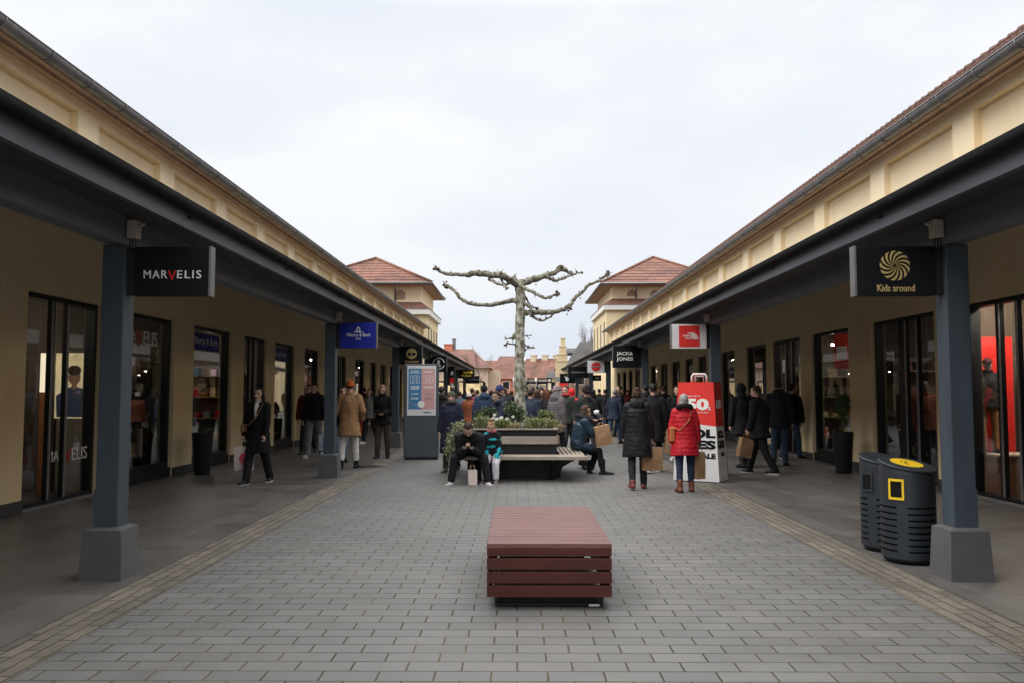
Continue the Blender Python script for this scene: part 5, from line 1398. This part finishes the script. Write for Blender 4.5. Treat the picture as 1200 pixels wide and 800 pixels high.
    if hood == 'up':
        cb.ell(hd(0,-.018,.02), (.108*hs,.125*hs,.132*hs), hr, 22, 15, 0, shell(1, .35, .55, -.99, .66)); cb.ell(N+V((0,-.03,.03)), (.11,.095,.09), None, 14, 9)
    co_o = fin('coat', cb, [cm], t, max(vox*1.25, .011))
    if lod: folds(co_o.data, .012 if not quilt else .008)
    if furtrim:
        fb = MB(); pts = [N+V((.125*math.cos(a_), -.045+.105*math.sin(a_), .025-.045*math.sin(a_))) for a_ in [2*PI*q/16 for q in range(17)]]
        fb.tube(pts, .045, 8); me = melt(fb, .014, 2)
        for v_ in me.vertices: v_.co += V((mnoise.noise(v_.co*60), mnoise.noise(v_.co*60+V((9,0,0))), mnoise.noise(v_.co*60+V((0,9,0)))))*.012
        me.transform(S_); link('fur_trim', me, fab(furtrim, 0.0), t)
    if inner:
        ib = MB(); ib.cap(N-nk*.05+V((0,.015,0)), N+nk*.02+V((0,.012,0)), .076, .066, 12); ib.ell(P+U*.40+FW*.105, (.036,.058,.19), None, 12, 8); ib.ell(P+U*.50+FW*.07, (.06,.055,.06), None, 12, 8); fin('pullover', ib, [fab(inner, 0.0)], t, .013)
    if scarf:
        sb_ = MB(); sb_.tube([N+V((.085*math.cos(a_), .01+.085*math.sin(a_), .045)) for a_ in [2*PI*q/12 for q in range(13)]], .038, 8); fin('scarf', sb_, [fab(scarf, 0.0)], t, .013)
    # hair and headwear
    col_, style = hair
    if style != 'none' and hood != 'up':
        hb = MB()
        if style in ('short', 'thin'):
            def fn(d): 
                kk = 1.0
                if d.y > .28 and d.z < .52: kk -= .25*min(1, (d.y-.28)/.1)*min(1, (.52-d.z)/.1)
                if d.z < -.25 and d.y > -.25: kk -= .2
                if d.z < -.62: kk -= .2
                return kk*(1+.025*mnoise.noise(d*5))
            hb.ell(hd(0,-.012,.030), (.081*hs,.101*hs,.104*hs), hr, 24, 16, 0, fn)
        else:
            def fn(d):
                kk = 1.0
                if d.y > .22 and d.z < .62: kk -= .30*min(1, (d.y-.22)/.12)*min(1, (.62-d.z)/.12)
                return kk*(1+.03*mnoise.noise(d*5))
            hb.ell(hd(0,-.014,.026), (.087*hs,.106*hs,.108*hs), hr, 24, 16, 0, fn)
            if style == 'long':
                for s in (1, -1): hb.tube([hd(s*.078,-.01,.03), hd(s*.096,-.01,-.06), hd(s*.108,.015,-.16), hd(s*.105,.06,-.29)], [.022,.028,.034,.020], 8)
                hb.tube([hd(0,-.07,.02), hd(0,-.085,-.08), hd(0,-.075,-.2)], [.075,.075,.06], 10)
            if style == 'bob':
                hb.ell(hd(0,-.045,-.045), (.086*hs,.062*hs,.085*hs), hr, 16, 10); 
                for s in (1, -1): hb.tube([hd(s*.070,.02,.03), hd(s*.078,.022,-.10)], [.028,.024], 8)
            if style == 'bun':
                hb.ell(hd(0,-.07,.10), (.05,.05,.045), hr, 10, 8)
            if style == 'tail': hb.tube([hd(0,-.09,.06), hd(0,-.15,.02), hd(0,-.14,-.1)], [.03,.035,.015], 8)
            if style == 'topbun': hb.ell(hd(0,-.03,.155), (.045,.045,.045), hr, 10, 8)
        me = melt(hb, .009 if lod == 2 else (.013 if lod else .02), 1)
        for v_ in me.vertices: v_.co += V((mnoise.noise(v_.co*38), mnoise.noise(v_.co*38+V((7,0,0))), mnoise.noise(v_.co*38+V((0,7,0)))))*.006
        me.transform(S_); link('hair', me, hairm(col_), t)
    if hat:
        kind, c_, *rest = hat
        hb = MB()
        if kind in ('beanie', 'pompom'):
            def fn(d):
                kk = 1.0
                if d.z < -.05 + .30*max(0, d.y): kk -= .3*min(1, (-.05+.30*max(0, d.y)-d.z)/.1)
                return kk
            hb.ell(hd(0,-.016,.040), (.092*hs,.110*hs,.112*hs), hr, 22, 14, 0, fn); hb.tube([hd(.092*math.cos(a_), -.016+.108*math.sin(a_), .038+.018*math.sin(a_)) for a_ in [2*PI*q/18 for q in range(19)]], .014, 8)
            if kind == 'pompom': hb.ell(hd(0,-.03,.175), (.045,)*3, hr, 10, 8)
        elif kind == 'cap':
            hb.ell(hd(0,-.012,.046), (.088*hs,.106*hs,.095*hs), hr, 20, 12, 0, lambda d: 1.0 if d.z > -.05 else .7); hb.ell(hd(0,.115,.045), (.07,.065,.010), hr, 14, 6)
        elif kind == 'fur':
            hb.tube([hd(.092*math.cos(a_), -.012+.108*math.sin(a_), .045) for a_ in [2*PI*q/18 for q in range(19)]], .036, 10); hb.ell(hd(0,-.012,.07), (.088,.10,.09), hr, 16, 10)
        me = melt(hb, .010 if lod else .018, 2)
        if kind in ('fur', 'pompom'):
            for v_ in me.vertices: v_.co += V((mnoise.noise(v_.co*55), mnoise.noise(v_.co*55+V((7,0,0))), mnoise.noise(v_.co*55+V((0,7,0)))))*.010
        me.transform(S_); link({'beanie':'beanie','pompom':'bobble_hat','cap':'cap','fur':'fur_hat'}[kind], me, fab(c_, 0.0), t)
    rot = Matrix.Rotation(R(face), 3, 'Z')
    def world(p): return V((x, y, z0)) + rot @ (V(p)*k)
    return dict(t=t, rh=world(AR[1][5]), lh=world(AR[-1][5]), world=world, N=N, P=P, k=k, SH=SH, U=U, FW=FW, face=face)

# ------------------------------------------------------------------ things people carry
def shopping_bag(label, p, w, h, d, rz, m, mark=None, handle=None, tilt=0.0, name='shopping_bag', hl=.14):
    """paper bag hanging by its cord handles from the point p"""
    t = thing(name, label, 'shopping bag', p, rz, 'shopping bags')
    zt = -hl; b = MB(); n = 6
    def ring(z, ww, dd, pinch=0): return [(-ww/2, -dd/2, z), (0, -dd/2+pinch, z), (ww/2, -dd/2, z), (ww/2-pinch, 0, z), (ww/2, dd/2, z), (0, dd/2-pinch, z), (-ww/2, dd/2, z), (-ww/2+pinch, 0, z)]
    b.rings([ring(zt-h, w*.96, d), ring(zt-h*.55, w, d*1.02, -.006), ring(zt-h*.2, w, d*.95, .008), ring(zt, w*1.0, d*.8, .012)], smooth=False)
    b.build('paper_body', [m], t)
    hm = handle or m
    for s in (-1, 1):
        g = MB(); g.tube([(-w*.2, s*d*.36, zt+.0), (-w*.16, s*d*.3, zt+hl*.6), (-w*.05, 0, .0), (w*.05, 0, .0), (w*.16, s*d*.3, zt+hl*.6), (w*.2, s*d*.36, zt)], .005, 5); g.build('handle', [hm], t)
    if mark:
        mb = MB()
        for yy in (-1, 1): mb.prism([(math.cos(q*2*PI/12)*w*.26, zt-h*.5+math.sin(q*2*PI/12)*w*.3) for q in range(12)], 'y', yy*(d*.512+.003), yy*(d*.512+.009))
        mb.build('printed_mark', [mark], t)
    if tilt: t.rotation_euler = (0, tilt, rz)
    return t
def shoulder_bag(label, pr, c, mat, side=1, size=(.24,.09,.19), drop=.44, front=.05, cat='bag'):
    """a bag on a strap over the opposite shoulder, resting on the hip"""
    t = thing('shoulder_bag', label, cat, pr['t'].location[:], R(pr['face']), None); k = pr['k']
    P, U, FW, SH = pr['P'], pr['U'], pr['FW'], pr['SH']
    c0 = P + V((side*.235, front, .10))
    b = MB(); b.box(c0.x-size[1]/2, c0.x+size[1]/2, c0.y-size[0]/2, c0.y+size[0]/2, c0.z-size[2]/2, c0.z+size[2]/2, bev=.025)
    me = b.mesh('b'); me.transform(Matrix.Scale(k, 4)); link('pouch', me, mat, t)
    s0 = SH[-side] + V((side*.06, 0, .09)); mid = P+U*.30+FW*.175+V((0,0,0)); bk = P+U*.30-FW*.175
    st = MB(); st.tube([c0+V((0,size[0]*.4,size[2]*.5)), P+U*.16+FW*.165+V((side*.12,0,0)), mid-V((side*.05,0,-.03)), SH[-side]+V((side*.05,.10,.03)), s0, SH[-side]+V((side*.05,-.10,.03)), bk-V((side*.05,0,-.03)), P+U*.16-FW*.165+V((side*.12,0,0)), c0+V((0,-size[0]*.4,size[2]*.5))], .011, 6)
    me = st.mesh('s'); me.transform(Matrix.Scale(k, 4)); link('strap', me, mat, t)
    return t
def phone(label, p, rz, tilt=R(50)):
    t = thing('phone', label, 'phone', p, rz); b = MB().box(-.036,.036,-.005,.005,-.07,.07, bev=.004)
    o = b.build('casing', [M['txt_black']], t); o.rotation_euler = (tilt, 0, 0); return t
NAVY=(.018,.022,.045); BLK=(.010,.010,.012); CHAR=(.022,.022,.025); JEAN=(.045,.07,.12); JEAN_L=(.16,.22,.30); GREYC=(.14,.14,.15); WHITE=(.62,.61,.60)
# --- the walking woman on the left
p = person('woman walking in a long black coat with white high collar and crossbody bag', ax(304,14.7), 14.7, 172, 1.66, 2, female=True, hair=('black','long'), coat=(.008,.008,.010), hem=.56, trousers=(.012,.012,.014), wide=1.18,
    shoes=(.02,.02,.022), sole=WHITE, legs=((20,6,2),(-12,14,2)), inner=(.55,.52,.48), lh=(-.19,.14,.86), rh=(.27,.06,.80), lean=2, nod=2)
shopping_bag('pale paper bag with a red printed mark in the walking woman\'s hand', p['rh'], .34, .42, .12, R(22), M['whitepaper'], pm((.62,.06,.10)), hl=.12)
shoulder_bag('brown leather crossbody bag of the woman in the long black coat', p, None, pm((.20,.10,.045), .45), 1, (.20,.08,.15), front=.10)
# --- left arcade
person('man walking in a black jacket and grey joggers in front of the shop windows', ax(369,20.5), 20.5, 176, 1.78, 2, hair=('dark','short'), coat=BLK, hem=.90, trousers=(.17,.17,.175), wide=1.25, shoes=(.3,.3,.3), sole=WHITE, legs=((16,4,2),(-12,16,2)), hood='down', nod=4)
person('man half hidden behind the one in grey joggers, dark red pullover', ax(362,21.6), 21.6, 182, 1.77, 1, hair=('dark','short'), coat=(.10,.015,.015), hem=.88, trousers=CHAR)
p = person('person from behind in a camel coat, orange beanie and white trousers', ax(410,17.5), 17.5, 2, 1.78, 2, hair=('dark','short'), hat=('beanie',(.42,.085,.02)), coat=(.30,.17,.085), hem=.66, trousers=(.58,.57,.55), wide=1.05, shoes=BLK, legs=((5,3,5),(-5,5,5)), lh=(-.21,.26,1.06), rh=(.23,.20,1.02), coatkw=dict(amt=.08), boot=.3)
p = person('person in blue jeans standing just in front of the camel coat, mostly hidden', ax(401,18.5), 18.5, 200, 1.70, 1, hair=('black','short'), coat=BLK, hem=.86, trousers=JEAN_L)
shopping_bag('light blue paper bag hanging beside the camel coat', p['rh']+V((-.05,-.3,0)), .28, .34, .1, R(10), pm((.34,.45,.55)), hl=.12)
p = person('woman looking at her phone in a black jacket and brown trousers', ax(449,20.2), 20.2, 178, 1.72, 2, female=True, hair=('blond','long'), coat=BLK, hem=.84, trousers=(.075,.048,.038), wide=1.05, shoes=BLK, legs=((4,4,3),(-3,4,3)), rh=(.035,.26,1.10), lh=(-.045,.25,1.09), nod=24, curl=45)
phone('dark phone in the hands of the woman in brown trousers', (p['rh']+p['lh'])/2+V((0,-.03,.04)), R(178))
p = person('person in a pale grey jacket deeper in the left arcade, carrying a red bag', ax(434,26), 26, 160, 1.68, 1, female=True, hair=('dark','long'), coat=(.30,.29,.28), hem=.82, trousers=CHAR, sole=WHITE, shoes=WHITE)
shopping_bag('red paper bag carried in the left arcade', p['rh'], .30, .36, .11, R(80), pm((.55,.04,.03)), hl=.12)
person('person in a dark coat far inside the left arcade, near the shop front', ax(427,33), 33, 10, 1.74, 0, hair=('dark','short'), coat=CHAR, hem=.7)
person('person in a brown coat far inside the left arcade, beside the posts', ax(447,38), 38, 190, 1.70, 0, hair=('brown','short'), coat=(.08,.05,.035), hem=.7)
# --- between totem and planter
person('woman in a long navy quilted coat and olive knitted hat', ax(529.5,16.9), 16.9, 176, 1.57, 2, female=True, hair=('dark','short'), hat=('beanie',(.065,.07,.045)), coat=(.018,.020,.042), quilt=.2, hem=.42, trousers=CHAR, shoes=(.10,.10,.07), belly=1.12, legs=((14,4,2),(-12,14,2)), lh=(-.27,.12,.86), rh=(.28,.06,.82), hood='down', scarf=(.05,.05,.045), coatkw=dict(qs=3.5))
person('man in a black jacket seen from behind, beside the totem', ax(517,21.3), 21.3, -14, 1.72, 1, hair=('dark','short'), coat=(.018,.016,.015), hem=.74, trousers=CHAR, hood='down')
# --- seated on the planter
zs = .478
p = person('man sitting bent over his phone in a black hooded jacket and white sneakers', ax(553,15.0), 15.0, 178, 1.80, 2, seat=zs, lean=62, nod=36, splay=28, shoek=1.1, legs=((74,70,22),(74,70,22)), hair=('dark','short'), coat=(.014,.015,.018), hem=.9, trousers=(.012,.013,.016), wide=1.1, shoes=WHITE, sole=(.7,.69,.67), hood='down', rh=(.055,.58,.60), lh=(-.055,.58,.60), curl=50, group='people sitting on the planter bench')
phone('dark phone held low by the seated man', (p['rh']+p['lh'])/2+V((0,-.02,.02)), R(178), R(25))
person('child sitting beside the man in a black jacket with turquoise patches and pale trousers', ax(578.5,14.95), 14.95, 170, 1.30, 2, seat=zs-.03, lean=24, nod=28, look=10, belly=1.2, shoek=1.1, legs=((58,52,5),(58,52,5)), child=True, female=True, hair=('blond','topbun'), coat=(.014,.015,.018), hem=.9, trousers=(.52,.52,.56), wide=1.3, shoes=(.16,.12,.12), sole=WHITE, coatkw=dict(c2=(.02,.40,.46), thr=.555, cs=5.5), scarf=(.55,.12,.16), rh=(.13,.27,.60), lh=(-.13,.27,.60), group='people sitting on the planter bench')
t = thing('shopping_bag', 'small pale paper bag standing between the seated man\'s feet', 'shopping bag', (ax(554,14.45), 14.42, .006), R(14), 'shopping bags')
MB().hexa([(-.075,-.05,0),(.075,-.05,0),(.075,.05,0),(-.075,.05,0)], [(-.078,-.04,.26),(.078,-.04,.26),(.078,.04,.26),(-.078,.04,.26)]).build('paper_body', [M['whitepaper']], t)
for s in (-1, 1): MB().tube([(-.04,s*.035,.255),(-.03,s*.03,.34),(.03,s*.03,.34),(.04,s*.035,.255)], .004, 5).build('handle', [M['paper']], t)
p = person('woman sitting in a shiny dark blue hooded jacket holding a brown bag on her knees', ax(676,16.35), 16.35, -82, 1.66, 2, seat=.468, lean=14, nod=14, female=True, legs=((78,68,6),(70,86,4)), shoek=1.15, hair=('brown','bob'), coat=(.011,.028,.052), quilt=.15, hem=.74, trousers=BLK, shoes=BLK, boot=1, hood='down', furtrim=(.014,.014,.016), rh=(.10,.52,.86), lh=(-.12,.50,.80), coatkw=dict(rough=.38, spec=.4, qs=2.2), group='people sitting on the planter bench')
shopping_bag('brown paper bag held up by the seated woman', (ax(702,16.3), 16.2, 1.02), .31, .39, .15, R(18), M['paper'], tilt=R(-12), hl=.06)
person('person standing in a dark hooded jacket and black fur hat behind the seated woman', ax(684,17.6), 17.6, 205, 1.70, 2, lean=10, nod=24, female=True, hair=('grey','short'), hat=('fur',(.012,.011,.011)), coat=(.028,.034,.036), hem=.75, trousers=CHAR, hood='down', rh=(-.02,.34,1.06), lh=(-.24,.30,1.08), furtrim=(.06,.055,.05))
t = thing('paper_napkin', 'crumpled white paper held by the person in the fur hat', 'paper', (ax(699,17.2), 17.25, 1.20)); MB().ell((0,0,0), (.06,.05,.05), None, 10, 7, 0, lambda d: 1+.3*mnoise.noise(d*4)).build('crumple', [M['txt_white']], t)
person('person in a mauve knitted hood and grey padded coat seen from behind the planter', ax(651,19.2), 19.2, -50, 1.72, 1, female=True, hat=('beanie',(.26,.19,.20)), hair=('grey','bob'), coat=(.135,.120,.125), quilt=.25, hem=.7, trousers=CHAR, hood='down', scarf=(.24,.17,.18))
person('woman with long dark red hair and dark coat beside the mauve hood', ax(641,20.4), 20.4, 20, 1.66, 1, female=True, hair=('red','long'), coat=(.02,.018,.02), hem=.6)
person('person in a bright red hooded jacket in the crowd right of the planter', ax(669,22.6), 22.6, -20, 1.66, 1, hood='up', coat=(.66,.03,.035), hem=.78, trousers=CHAR)
person('man with short dark hair and red collar next to the red hood', ax(663.5,21.4), 21.4, 150, 1.74, 1, hair=('dark','short'), coat=(.04,.045,.04), hem=.8, scarf=(.45,.05,.05), trousers=CHAR)
# --- behind the planter, left of the trunk
person('person in a blue jacket and black bobble hat behind the planter', ax(567.5,21.5), 21.5, 10, 1.74, 1, hat=('pompom',(.012,.012,.016)), hair=('dark','short'), coat=(.032,.050,.095), hem=.78, hood='down', trousers=CHAR)
person('person in a navy knitted hat and dark grey jacket looking to the right', ax(584,20), 20, -58, 1.73, 1, hat=('beanie',(.03,.04,.11)), hair=('dark','short'), coat=(.026,.026,.029), hem=.78, hood='down', trousers=CHAR)
person('person in a blue jacket leaning over the planter left of the trunk', ax(597,18.7), 18.7, 128, 1.70, 1, lean=34, nod=10, hair=('dark','short'), coat=(.022,.030,.052), hem=.85, lh=(-.1,.62,1.0), rh=(.18,.60,.95), trousers=CHAR, hood='down')
person('person in a dark blue coat just right of the tree trunk', ax(619,19), 19, -20, 1.66, 1, hair=('dark','short'), coat=(.022,.030,.052), hem=.7, trousers=CHAR, lean=16)
person('person in a rust brown padded jacket and white hat', ax(549,26), 26, -15, 1.54, 1, female=True, hat=('beanie',(.62,.55,.52)), hair=('red','bob'), coat=(.25,.075,.035), quilt=.25, hem=.74, trousers=CHAR, coatkw=dict(qs=3.5))
person('person in a dark pink jacket behind the bobble hat', ax(560,29), 29, 30, 1.66, 0, hair=('brown','short'), coat=(.30,.05,.09), hem=.78)
person('person in grey blue jacket behind the woman in the long navy coat', ax(539,27), 27, 12, 1.60, 0, hair=('dark','short'), coat=(.09,.12,.16), hem=.78)
# --- right foreground pair
p = person('woman from behind in a long black quilted coat with hood and red brown shoes', ax(746,13.9), 13.9, -4, 1.62, 2, female=True, hair=('brown','bun'), coat=(.010,.010,.013), quilt=.15, hem=.56, trousers=(.016,.016,.020), shoes=(.20,.055,.045), hood='down', legs=((8,4,2),(-9,16,2)), rh=(.29,.05,.76), lh=(-.24,.14,.82), belly=1.10, coatkw=dict(qs=4, rough=.5))
shopping_bag('wide brown paper bag in the hand of the woman in the long black coat', p['rh'], .36, .38, .14, R(12), M['paper'], hl=.10)
p = person('woman from behind in a red quilted jacket, grey hair and dark jeans', ax(801,13.5), 13.5, -2, 1.52, 2, female=True, hair=('grey','bob'), coat=(.42,.012,.022), quilt=.28, hem=.66, trousers=(.022,.030,.062), shoes=(.16,.06,.035), sole=(.03,.02,.02), boot=.5, legs=((4,3,3),(-5,9,3)), furtrim=(.014,.012,.013), rh=(.27,.06,.80), lh=(-.25,.08,.86), belly=1.08, coatkw=dict(qs=4.5, rough=.5))
shopping_bag('narrow brown paper bag between the red jacket and the sale display', p['rh']+V((.02,.02,.0)), .20, .44, .12, R(30), M['paper'], hl=.10)
shoulder_bag('orange brown shoulder bag of the woman in the red jacket', p, None, pm((.42,.13,.04), .5), -1, (.26,.10,.28), front=.02)
p = person('person in a black coat walking just beyond the woman in the long black coat', ax(765,16.8), 16.8, -8, 1.74, 1, hair=('black','short'), coat=BLK, hem=.6, trousers=BLK, sole=WHITE, rh=(.29,.05,.78))
shopping_bag('small brown bag carried beyond the woman in the long black coat', p['rh'], .24, .34, .1, R(80), M['paper'], hl=.10)
person('man walking towards the camera in black beside the red jacket, white sneaker showing', ax(793,20), 20, 168, 1.74, 2, hair=('dark','short'), coat=BLK, hem=.84, trousers=CHAR, shoes=WHITE, sole=WHITE, legs=((20,4,2),(-14,18,2)))
shopping_bag('tall brown bag held by the man walking towards the camera', (ax(786,19.6), 19.6, .98), .24, .40, .12, R(40), M['paper'], hl=.1)
# --- right arcade
p = person('man walking left in black with a brown bag and white soled shoes', ax(889,16.4), 16.4, 52, 1.72, 2, hair=('dark','short'), coat=BLK, hem=.70, trousers=BLK, wide=1.1, shoes=BLK, sole=WHITE, legs=((22,6,2),(-16,14,2)), lh=(-.20,.16,.88), rh=(.22,-.05,.86), lean=6, nod=8)
shopping_bag('brown paper bag swinging from the hand of the man in black', p['lh'], .28, .38, .13, R(20), M['paper'], tilt=R(14), hl=.1)
person('person in a black hooded coat beside the sale display', ax(868.5,17.8), 17.8, 14, 1.72, 2, hood='up', coat=(.014,.013,.015), hem=.70, trousers=CHAR, shoes=BLK, legs=((8,3,2),(-8,8,2)))
person('man in a dark jacket and jeans walking away towards the open shop door', ax(911,18.2), 18.2, -22, 1.80, 2, hair=('dark','short'), coat=(.014,.015,.018), hem=.80, trousers=JEAN, legs=((8,4,2),(-10,12,2)), hood='down')
p = person('person in a dark jacket and light jeans stepping into the shop, rucksack on the back', ax(925,20.0), 20.0, -40, 1.76, 1, hair=('black','short'), coat=(.016,.016,.018), hem=.82, trousers=JEAN, sole=WHITE)
t = thing('backpack', 'black rucksack on the back of the person entering the shop', 'rucksack', p['world'](p['P']+p['U']*.33-p['FW']*.21)[:], R(-40)); MB().box(-.15,.15,-.09,.07,-.22,.22, bev=.05).build('pouch', [M['txt_black']], t)
for s in (-1, 1): MB().tube([(s*.1,.05,.18),(s*.11,.15,.24),(s*.11,.33,.12),(s*.12,.25,-.15)], .014, 5).build('strap', [M['txt_black']], t)
person('man with bald grey head in a navy coat and jeans, walking under the right arcade', ax(719.5,26), 26, -32, 1.66, 1, hair=('grey','thin'), coat=(.022,.03,.055), hem=.78, trousers=JEAN, shoes=BLK, legs=((14,4,3),(-16,18,3)))
person('person in black standing by the post with the two line sign', ax(727,30), 30, 90, 1.82, 0, hair=('dark','short'), coat=(.03,.025,.022), hem=.7)
person('person all in black in front of the arches', ax(702,37), 37, -5, 1.72, 0, hair=('black','short'), coat=BLK, hem=.6)
# --- the farther crowd, each told apart by coat and place
person('person in a dark jacket close behind the leaning one, only the head showing', ax(590,24), 24, 5, 1.70, 1, hair=('dark','short'), coat=CHAR, hem=.7)
person('person with a grey bob and dark coat just right of the trunk, two steps back', ax(629,23), 23, -12, 1.64, 1, female=True, hair=('brown','bob'), coat=(.035,.030,.030), hem=.7)
person('man in an olive grey jacket behind the mauve hood', ax(657,24.5), 24.5, 170, 1.74, 1, hair=('brown','short'), coat=(.04,.042,.032), hem=.76)
person('person in a black jacket left of the bobble hat', ax(553,31), 31, -8, 1.72, 0, hair=('dark','short'), coat=BLK, hem=.78)
person('person in a black padded coat between the fur hat and the navy coat', ax(695,24), 24, 15, 1.66, 1, female=True, hair=('dark','bob'), coat=BLK, hem=.6)
person('person in a dark hooded coat behind the two women with bags', ax(757,22), 22, 12, 1.76, 1, hair=('black','short'), coat=(.014,.013,.015), hem=.7, hood='down')
far = [
 ('person in black by the fifth left post', 524, 44, 10, BLK, 'black'), ('person in a dark brown coat near the yellow lettered sign', 530, 40, -12, (.04,.028,.022), 'dark'), ('person in a black coat right under the end of the left canopy', 536, 52, 170, BLK, 'dark'),
 ('person in a dark navy coat in front of the low cream shop house', 545, 48, 20, NAVY, 'brown'), ('person in charcoal with blond hair before the lit shop window', 556, 46, 190, CHAR, 'blond'), ('person in a black coat left of the navy hat', 576, 36, 0, BLK, 'dark'),
 ('person in dark clothes just left of the trunk, far back', 599, 30, -10, BLK, 'black'), ('person in a dark green coat far behind the leaning one', 592, 42, 180, (.02,.03,.022), 'brown'), ('person in black far back, right of the trunk', 624, 29, 0, BLK, 'dark'),
 ('person in a near black coat with a hat-like dark bob, beside the far planter', 634, 27, -170, (.016,.014,.014), 'black'), ('person in a dark brown jacket in the middle of the far crowd', 631, 38, 12, (.05,.035,.025), 'brown'), ('person in a navy jacket under the stepped gable', 645, 34, -20, NAVY, 'dark'),
 ('person in grey far back under the black square sign', 648, 46, 160, GREYC, 'grey'), ('person in a black coat left of the red hood, far back', 657, 40, 0, BLK, 'black'), ('person in an olive jacket far back beyond the fur hat', 690, 30, 15, (.045,.045,.028), 'brown'),
 ('person in black beyond the seated woman\'s bag', 694, 44, 185, BLK, 'dark'), ('person in a dark coat walking under the far right canopy', 709, 33, 8, CHAR, 'black'), ('person in dark red far under the right canopy', 735, 40, 175, (.12,.02,.02), 'dark'),
 ('person in black by the far right shop fronts', 745, 36, 0, BLK, 'brown'), ('person in a beige coat by the far right shop fronts', 771, 31, 185, (.22,.17,.12), 'blond'), ('person in black between the sale display and the shop fronts', 778, 26, 20, BLK, 'dark'),
 ('person in a blue coat at the far end of the street, left side', 568, 60, 0, (.03,.05,.10), 'dark'), ('person in black at the far end of the street beside the bare tree', 574, 64, 180, BLK, 'black'), ('person in grey at the far end of the street, by the salmon house', 588, 62, 0, GREYC, 'brown'),
 ('person in black at the far end of the street, by the row houses', 615, 60, 180, BLK, 'dark'), ('person in a red coat at the far end of the street', 640, 62, 0, (.35,.03,.03), 'dark'), ('person in a camel coat at the far end of the street', 652, 58, 180, (.26,.15,.08), 'brown'),
]
for i, (l, u, Y, fc, c_, hc) in enumerate(far):
    person(l, ax(u, Y), Y, fc, 1.62+.035*((i*5) % 6), 0, female=bool(i % 2), hair=(hc, 'short' if i % 2 == 0 else 'bob'), hat=(('beanie', ((.03,.03,.035),(.10,.09,.09),(.12,.03,.03))[i % 3]) if i % 4 == 1 else None), hood='down' if i % 3 == 0 else None, nod=(i*7) % 14, look=((i*37) % 60)-30, coat=c_, hem=.62 if i % 3 else .8, trousers=(CHAR, JEAN, BLK)[i % 3])
# --- shop window mannequins
def mannequin(label, x, y, z, face, coat, tr, hat=None, hair=('none','none'), hem=.85, tone=None, hh=1.72):
    n0 = set(bpy.data.objects)
    p = person(label, x, y, face, hh, 1, z0=z, group='shop window mannequins', legs=((3,2,3),(-3,3,3)), coat=coat, hem=hem, trousers=tr, hat=hat, hair=hair, lean=1)
    t = p['t']; t.name = 'mannequin'; t['category'] = 'mannequin'
    for c in t.children:
        if c.name.startswith('body'):
            for i in range(4): c.data.materials[i] = tone
tone = pm((.42,.40,.38), .4); dark_tone = pm((.12,.11,.10), .4)
mannequin('mannequin in a dark jacket, tan trousers and red cap before the red wall', 7.43, 13.0, .67, 165, (.02,.02,.022), (.40,.22,.10), ('cap',(.06,.02,.02)), tone=tone, hh=1.42)
mannequin('mannequin in black standing in the second left shop window', -7.17, 15.3, .34, -150, (.012,.012,.014), (.5,.48,.45), tone=pm((.34,.24,.17), .5), hem=.62)
mannequin('mannequin in an orange top in the window behind the yellow lidded bin', 7.72, 15.6, .05, 160, (.45,.16,.09), (.10,.10,.12), tone=pm((.22,.15,.11), .5))
for o in list(bpy.data.objects):
    if o.name.startswith('bench') and o.users_collection == (): bpy.data.objects.remove(o)
bpy.data.scenes.remove(_ts)
